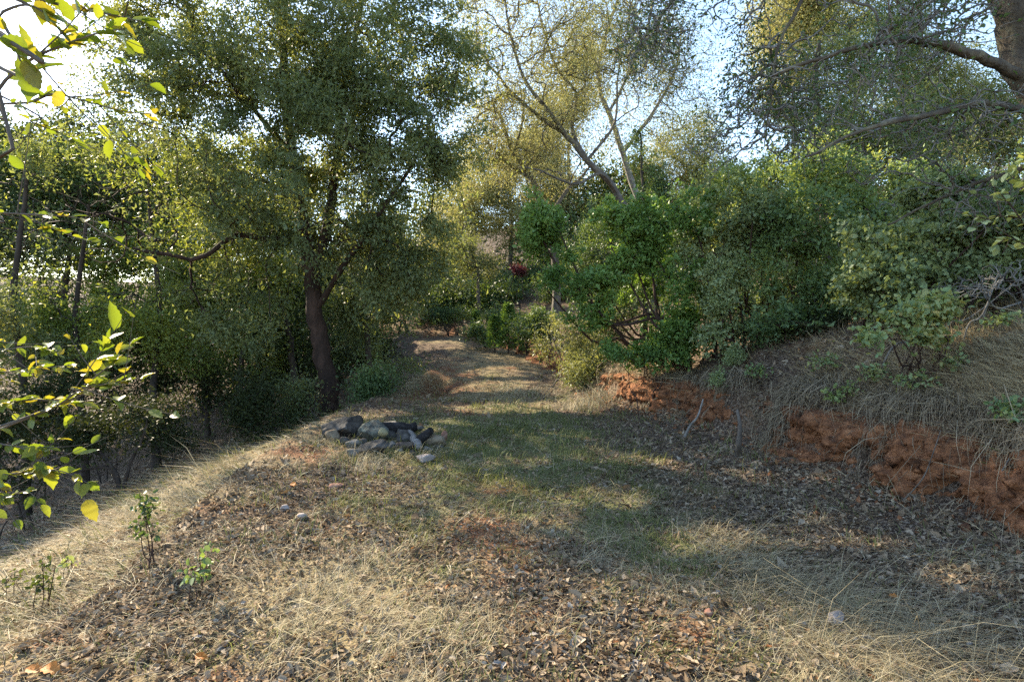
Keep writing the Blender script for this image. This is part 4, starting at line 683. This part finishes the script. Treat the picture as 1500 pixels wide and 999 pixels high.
# --- individual-leaf branches close to the camera
HOLLY = [(0, 0), (.06, .06), (.14, .30), (.20, .34), (.26, .40), (.31, .39), (.38, .47), (.44, .43), (.52, .47), (.58, .40), (.66, .42), (.72, .31), (.80, .30), (.87, .15), (1, 0)]
ROUND = [(0, 0), (.08, .16), (.22, .38), (.42, .48), (.6, .46), (.78, .34), (.92, .16), (1, 0)]
def near_leaf(prof, seed, width, mat):
    r_ = np.random.default_rng(seed); n = len(prof); cup = r_.uniform(.1, .35); bendz = r_.uniform(-.15, .35); v = []
    for sgn in (0, 1, -1):
        for a, w in (prof if sgn == 0 else prof[1:-1]): v.append((a, sgn * w * width, cup * w * (sgn != 0) * (1 + .15 * r_.normal()) - bendz * a * a))
    q = []; t = []
    for i in range(n - 1):
        for o, fl in ((n - 1, 0), (2 * n - 3, 1)):
            fc = [i, i + 1] + ([o + i + 1] if i + 1 <= n - 2 else []) + ([o + i] if i >= 1 else [])
            if fl: fc = fc[::-1]
            (q if len(fc) == 4 else t).append(fc)
    me = mesh_np('leaf', [(np.array(v), [np.array(q), np.array(t)], np.full(len(v), r_.random()))], True); me.materials.append(LEAF[mat]); return me
def leafy_branch(root, base, pts, d, r0, n, size, meshes, bark, start=None, side=3, both=.55, mult=True):
    "one branch as a part, its leaves as sub-parts"
    global NLEAF
    q = ([np.array(start)] if start is not None else []) + [P(x, y, d if np.isscalar(d) else d[i]) for i, (x, y) in enumerate(pts)]
    ln = smooth_line(q, 26); PEs = [ln]; RE = [np.linspace(r0, r0 * .25, 26)]
    for _ in range(side):
        i = int(rng.integers(9, 22)); T = unit(ln[i + 1] - ln[i]); L_ = rng.uniform(.08, .2) * 26 / 20; dv = unit(T * .8 + rng.normal(size=3) * .55); f = np.linspace(0, 1, 26)[:, None]
        PEs.append(ln[i] + dv * L_ * f + np.array([0, 0, .03]) * f * f); RE.append(np.linspace(r0 * .4, r0 * .15, 26))
    v, f = tubes(np.array(PEs), np.array(RE), 5); br = link('branch', mesh_np('branch', [(v - base, f, None)], True), BARK[bark], root)
    n = int(n * 1.8) if mult else n
    for k in range(n):
        w = PEs[0] if rng.random() < both else PEs[int(rng.integers(len(PEs)))]
        s = (rng.uniform(8, 24.9) if w is PEs[0] else rng.uniform(6, 24.9)); i = int(s); p = w[i] + (w[i + 1] - w[i]) * (s - i) if i < 25 else w[25]
        T = unit(w[min(i + 1, 25)] - w[max(i - 1, 0)]); sd = unit(np.cross(T, [0, 0, 1])) * (1 if k % 2 else -1)
        D = unit(T * .7 + sd * rng.uniform(.3, 1) + rng.normal(size=3) * .35); N = unit(np.array([0, 0, 1]) + rng.normal(size=3) * .5); N = unit(N - N.dot(D) * D)
        o = link('leaf', meshes[int(rng.integers(len(meshes)))], None, br)
        place(o, p - base, D, N, .85 * size * rng.lognormal(0, .22)); NLEAF += 1
HL = [near_leaf(HOLLY, i, .5 + .1 * (i % 3), 'fore') for i in range(8)]
b = np.array([-2.25, 1.35, float(H(-2.25, 1.35))])
ft = thing('oak_tree', 'near oak at the left picture edge with backlit yellow-green toothed leaves', 'tree', b)
ln = smooth_line([b - [0, 0, .15], b + [.05, 0, .7], b + [-.05, .05, 1.5], b + [.04, 0, 2.3], b + [0, .05, 3.2]], 20); v, f = trunk_tube(ln, np.linspace(.06, .022, 20), 9); link('trunk', mesh_np('trunk', [(v - b, f, None)], True), BARK['oak'], ft)
for pts, d, r, n, sz, si, sd in [
   ([(-60, 190), (0, 125), (45, 88), (90, 68), (140, 50), (186, 42)], 1.05, .0042, 15, .046, 3.0, 3), ([(-40, -40), (60, 0), (120, 14), (172, 24), (215, 34)], 1.2, .004, 17, .046, 3.1, 3), ([(-60, 152), (0, 152), (45, 150), (80, 138), (130, 150), (180, 163), (230, 168)], 1.3, .0036, 30, .034, 2.6, 5), ([(0, 140), (45, 178), (90, 196), (120, 222)], 1.4, .003, 14, .034, 2.6, 3), ([(-60, 308), (0, 312), (60, 315), (105, 318), (160, 330)], 1.25, .0034, 18, .034, 2.2, 4),
   ([(-60, 60), (0, 20), (50, 10), (100, 60)], .72, .003, 6, .040, 3.0, 0), ([(-60, 10), (-10, 40), (20, 70), (30, 90)], .62, .0028, 4, .040, 3.0, 0),
   ([(-60, 650), (20, 620), (80, 596), (117, 570), (147, 546), (168, 530)], 1.5, .0048, 26, .047, 1.0, 4), ([(60, 603), (117, 570), (160, 562), (215, 552)], 1.5, .003, 15, .04, 1.0, 3), ([(-60, 600), (0, 592), (50, 585), (105, 590)], 1.55, .0034, 18, .045, 1.0, 4), ([(-60, 505), (0, 512), (50, 508), (88, 520)], 1.6, .003, 18, .036, 1.3, 4), ([(-60, 545), (0, 545), (50, 540), (100, 535)], 1.75, .003, 18, .036, 1.3, 4),
   ([(-60, 690), (0, 695), (50, 690), (90, 690), (130, 708)], 1.45, .0034, 20, .04, .9, 3), ([(-60, 640), (0, 650), (40, 660), (70, 690)], 1.45, .0034, 16, .046, .9, 3), ([(-60, 720), (0, 728), (40, 720), (60, 740)], 1.5, .003, 14, .04, .8, 3)]:
    leafy_branch(ft, b, pts, d, r, n, sz, HL, 'oak', b + [0, 0, si], sd)
RL = [near_leaf(ROUND, 30 + i, .62 + .1 * (i % 3), 'gray') for i in range(6)]
b = np.array([3.9, 2.75, float(H(3.9, 2.75))])
rt = thing('manzanita_bush', 'near shrub with large pale oval leaves leaning in at the right picture edge', 'shrub', b)
ln = smooth_line([b - [0, 0, .1], b + [-.1, 0, .4], b + [-.25, .05, .8], b + [-.4, .05, 1.25]], 14); v, f = trunk_tube(ln, np.linspace(.04, .014, 14), 8); link('trunk', mesh_np('trunk', [(v - b, f, None)], True), BARK['manz'], rt)
for pts, d, n in [([(1560, 330), (1510, 290), (1485, 260), (1478, 235)], 2.8, 20), ([(1560, 330), (1500, 320), (1455, 318), (1425, 335)], 2.9, 20), ([(1570, 350), (1510, 335), (1480, 300), (1462, 280)], 2.7, 18), ([(1580, 400), (1520, 370), (1480, 350), (1450, 365)], 2.9, 16), ([(1580, 300), (1540, 260), (1510, 240), (1496, 228)], 2.7, 14)]:
    leafy_branch(rt, b, pts, d, .006, n, .046, RL, 'manz', b + [-.2, .03, .7], 4)

# --- saplings on the left slope and the dead root on the bank
for px, py, ev, n, s, mt, r, lab in [
   (222, 828, [(220, 770, 26, 30), (212, 735, 12, 24)], 170, .032, 'dark', .006, 'dark-leaved oak sapling, tallest of the saplings on the left slope'), (288, 880, [(290, 836, 15, 26), (300, 812, 8, 10)], 60, .040, 'dkspr', .005, 'small sapling with yellow-green and reddish leaves casting a shadow'), (62, 900, [(58, 860, 20, 24), (66, 830, 9, 14)], 80, .034, 'under', .006, 'thin sapling with sparse dark leaves at far left of the slope'), (98, 850, [(98, 825, 8, 18)], 26, .034, 'gray', .004, 'tiny pale sapling right of the thin sparse sapling'), (18, 880, [(18, 850, 12, 16)], 24, .034, 'under', .004, 'wispy seedling at the left picture edge')]:
    b = G(px, py); d = b[1]; e = [env(*q, d, .1) for q in ev]
    plant('sapling', lab, 'sapling', b, stems(b, e, 4, r, r * .4, .03), e, 40, n, s, mt, 'manz', 'saplings on the left slope', rtip=.0016, spread=.03, hexa=True, aspect=.6, clump=5)
print('near', NLEAF, time.time() - T0)

# ------------------------------------------------------------------ rocks, logs, sticks
ROCK = {'dark': rough_mat('dark_stone', [(.028, .026, .023), (.058, .053, .047), (.14, .13, .118)], 9, 8, bump=.8, dist=.012), 'gray': rough_mat('grey_stone', [(.075, .068, .06), (.14, .13, .115), (.25, .235, .21)], 9, 8, bump=.8, dist=.01),
        'lich': rough_mat('lichened_stone', [(.03, .031, .028), (.06, .063, .054), (.12, .126, .1), (.26, .265, .21)], 13, 8, bump=.9, dist=.012), 'yel': rough_mat('yellowish_stone', [(.16, .14, .08), (.27, .24, .14), (.36, .33, .22)], 12, 6, bump=.6, dist=.008), 'tan': rough_mat('brown_stone', [(.10, .075, .05), (.18, .14, .095), (.25, .21, .15)], 8, 8, bump=.8, dist=.012),
        'pale': rough_mat('pale_pinkish_stone', [(.20, .165, .15), (.29, .25, .23), (.38, .34, .32)], 9, 8, bump=.7, dist=.01), 'red': rough_mat('reddish_stone', [(.14, .06, .04), (.23, .12, .085), (.30, .19, .15)], 9, 8, bump=.7, dist=.01)}
CHAR = rough_mat('charred_wood', [(.012, .011, .011), (.028, .025, .024), (.07, .062, .06)], 6, 7, (1, 5, 5), 1, .02); ASH = rough_mat('weathered_wood', [(.11, .10, .088), (.19, .175, .16), (.28, .265, .25)], 6, 7, (1, 6, 6), .8, .012)
def ico(sub):
    import bmesh
    bm = bmesh.new(); bmesh.ops.create_icosphere(bm, subdivisions=sub, radius=1); bm.verts.ensure_lookup_table(); v = np.array([q.co for q in bm.verts]); f = np.array([[w.index for w in q.verts] for q in bm.faces]); bm.free(); return v, f
ICO = ico(4); ICO3 = ico(3)
def rock(px, py, w, h, mt, label, d=None, group='stones of the fire ring', lift=0, rot=0, sink=.34, depth=.8, cat='rock', name='rock'):
    "py is the pixel of the stone's foot"
    b = G(px, py) if d is None else at(px, d); k = b[1] / FOC; v, f = ICO if w > 24 else ICO3; v = v.copy(); s = float(rng.uniform(0, 99)); r_ = np.random.default_rng(int(px * 7 + py))
    for _ in range(15):                                             # planar facets
        nrm = unit(r_.normal(size=3)); c = r_.uniform(.5, .8); ex = np.maximum(v @ nrm - c, 0); v = v - nrm * ex[:, None] * .93
    v = v * (1 + .20 * (fbm(v[:, 0] * 2.3 + s, v[:, 1] * 2.3, v[:, 2] * 2.3, 4, 9) - .5) + .06 * (fbm(v[:, 0] * 9 + s, v[:, 1] * 9, v[:, 2] * 9, 2, 19) - .5))[:, None]
    v = v / np.array([np.ptp(v[:, i]) / 2 for i in range(3)]); v = v * np.array([w, w * depth, h * 1.05]) * .5 * k
    c_, s_ = math.cos(rot), math.sin(rot); v = np.stack([v[:, 0] * c_ + v[:, 2] * s_, v[:, 1], v[:, 2] * c_ - v[:, 0] * s_], 1)
    z = h * .5 * k * (1 - sink) + lift * k
    o = link(name, mesh_np(name, [(v, f, None)], False), ROCK[mt], None, label=label, category=cat, group=group); o.location = (b[0], b[1], b[2] + z); return o
for a in [(497, 640, 52, 30, 'dark', 'blue-grey boulder at the left end of the fire ring', None), (517, 636, 34, 32, 'dark', 'rounded dark stone behind the left end boulder', None), (487, 645, 22, 18, 'tan', 'low brown stone at the outer left foot of the fire ring', None), (518, 655, 24, 16, 'gray', 'flat grey stone in front of the left boulders', None), (547, 644, 46, 30, 'lich', 'biggest lichen-spotted stone at the front of the fire ring', None), (556, 636, 34, 20, 'lich', 'pale green lichened stone just behind the biggest one', None), (548, 664, 46, 22, 'dark', 'dark low stone at the very front of the fire ring', None),
          (562, 649, 15, 14, 'yel', 'small yellowish square stone resting on the front stones', None), (592, 650, 26, 26, 'dark', 'pointed dark stone right of the charred log', None), (576, 656, 14, 12, 'gray', 'small grey stone at the middle front', None), (636, 655, 34, 24, 'tan', 'tan rounded boulder at the right end of the fire ring', None), (650, 645, 12, 16, 'red', 'small reddish stone behind the tan boulder', None), (516, 668, 18, 12, 'gray', 'little grey stone in the grass before the ring', None), (627, 662, 18, 11, 'gray', 'pale grey wedge stone before the tan boulder', None), (570, 628, 26, 14, 'gray', 'half hidden stone at the back of the ring behind the log', None), (612, 632, 20, 12, 'dark', 'dark stone at the back right of the ring', None)]: rock(*a[:6], lift=10 if a[0] == 562 else 0)
for px, py, w, h_, mt, lab in [(505, 650, 15, 12, 'dark', 'small dark stone wedged under the left end boulder'), (532, 652, 14, 12, 'dark', 'small dark stone between flat grey stone and the biggest lichened stone'), (530, 640, 18, 18, 'dark', 'dark stone filling the gap between left boulders and green lichened stone'), (572, 642, 16, 16, 'dark', 'dark stone right beside the yellowish square stone'), (586, 664, 12, 9, 'gray', 'grey pebble stone in front of the short brown split log'), (604, 666, 11, 9, 'dark', 'dark pebble stone below the pale weathered log end'), (600, 636, 14, 14, 'dark', 'dark stone against the right end of the long charred log'), (644, 660, 13, 10, 'dark', 'small dark stone at the right foot of the tan boulder'), (528, 664, 13, 10, 'tan', 'small brown stone left of the front dark low stone'), (480, 640, 16, 16, 'dark', 'dark stone at the outermost left of the fire ring')]:
    rock(px, py, w, h_, mt, lab)
rock(622, 676, 29, 12, 'pale', 'flat pale pink stone lying in front of the fire ring', group=None, sink=.1)
for a in [(418, 748, 15, 9, 'pale', 'pale stone left of the pair in the leaf patch'), (443, 760, 16, 12, 'pale', 'whitish stone right of the pair in the leaf patch'), (492, 714, 22, 9, 'red', 'flat reddish stone in the shaded leaves behind the pale pair')]: rock(*a, group='stones in the leaf patch')
rock(1225, 912, 26, 20, 'pale', 'pinkish stone half hidden in the dry grass at lower right', group=None); rock(1037, 902, 15, 9, 'red', 'small pink pebble stone left of the dry grass clump', group=None); rock(962, 938, 12, 9, 'pale', 'small whitish stone on the leafy middle of the track', group=None); rock(322, 955, 12, 9, 'gray', 'small grey stone in the grass at lower left', group=None)
def log(p0, p1, r, mat, label, name='log', cat='log', taper=.85, group=None, sides=12):
    p0, p1 = np.array(p0), np.array(p1); c = (p0 + p1) / 2; t = np.linspace(0, 1, 12)[:, None]; ln = p0 + (p1 - p0) * t - c + rng.normal(size=(12, 3)) * r * .07
    rd = np.linspace(r, r * taper, 12); rd[0] *= .9; v, q = trunk_tube(ln, rd, sides, .3); n = len(v)
    v = np.vstack([v, ln[0] + unit(p0 - p1) * r * .15, ln[-1] + unit(p1 - p0) * r * .15]); i = np.arange(sides); j = (i + 1) % sides
    cap = np.concatenate([np.stack([j, i, np.full(sides, n)], 1), np.stack([n - sides + i, n - sides + j, np.full(sides, n + 1)], 1)])
    o = link(name, mesh_np(name, [(v, [q, cap], None)], False), mat, None, label=label, category=cat); o.location = c
    if group: o['group'] = group
    return o
FL = 'logs in the fire ring'
a = G(556, 640); k = a[1] / FOC
log(a + [0, 0, .12], G(608, 638) + [0, .1, .10], 8.5 * k, CHAR, 'long charred log lying across the back of the fire ring', group=FL); log(G(610, 655) + [0, 0, .05], P(632, 630, G(610, 655)[1] + .1), 6.5 * k, CHAR, 'charred log end leaning up to the right between stones', group=FL)
log(G(600, 644) + [0, 0, .09], G(616, 660) + [0, -.05, .05], 6 * k, ASH, 'pale weathered log end tilted toward the camera', group=FL); log(G(580, 660) + [0, 0, .05], G(606, 658) + [0, 0, .05], 5.5 * k, rough_mat('brown_wood', [(.06, .045, .035), (.12, .09, .07), (.18, .14, .11)], 6, 7, (1, 5, 5), .8, .012), 'short brown split log in front of the pointed stone', group=FL)
def stick(pts, r, label, mat, name='root', cat='root'):
    base = np.array(pts[0]); ln = smooth_line(pts, 20); v, q = trunk_tube(ln, np.linspace(r, r * .4, 20), 8, .25); o = link(name, mesh_np(name, [(v - base, q, None)], True), mat, None, label=label, category=cat); o.location = base
a = G(1003, 640); stick([a, P(1012, 622, a[1] - .02) , P(1022, 610, a[1] - .02), P(1030, 585, a[1] + .1)], .022, 'grey root leaning against the red bank above the leaf litter', BARK['lich'])
a = G(1088, 668); stick([a + [-.05, 0, 0], P(1082, 650, a[1] - .12), P(1084, 625, a[1] - .10), P(1080, 600, a[1])], .04, 'thick pale root stub standing on the red bank below the silvery clump', BARK['oak'])
a = G(1345, 740); stick([a + [-.12, 0, .02], P(1352, 700, a[1] - .12), P(1368, 660, a[1] - .1), P(1378, 630, a[1])], .006, 'thin dry root hanging down the red bank at right', BARK['oak'])
a = G(1435, 700); stick([P(1462, 700, a[1] - .2), P(1478, 672, a[1] - .2), P(1488, 650, a[1] - .18), P(1500, 640, a[1] - .1)], .006, 'forked grey twig poking from the red bank at far right', BARK['lich'], 'twig', 'twig')
tri = sum(len(o.data.polygons) for o in C.objects if o.type == 'MESH')
print('leaves', NLEAF, 'faces', tri, 'time', time.time() - T0)
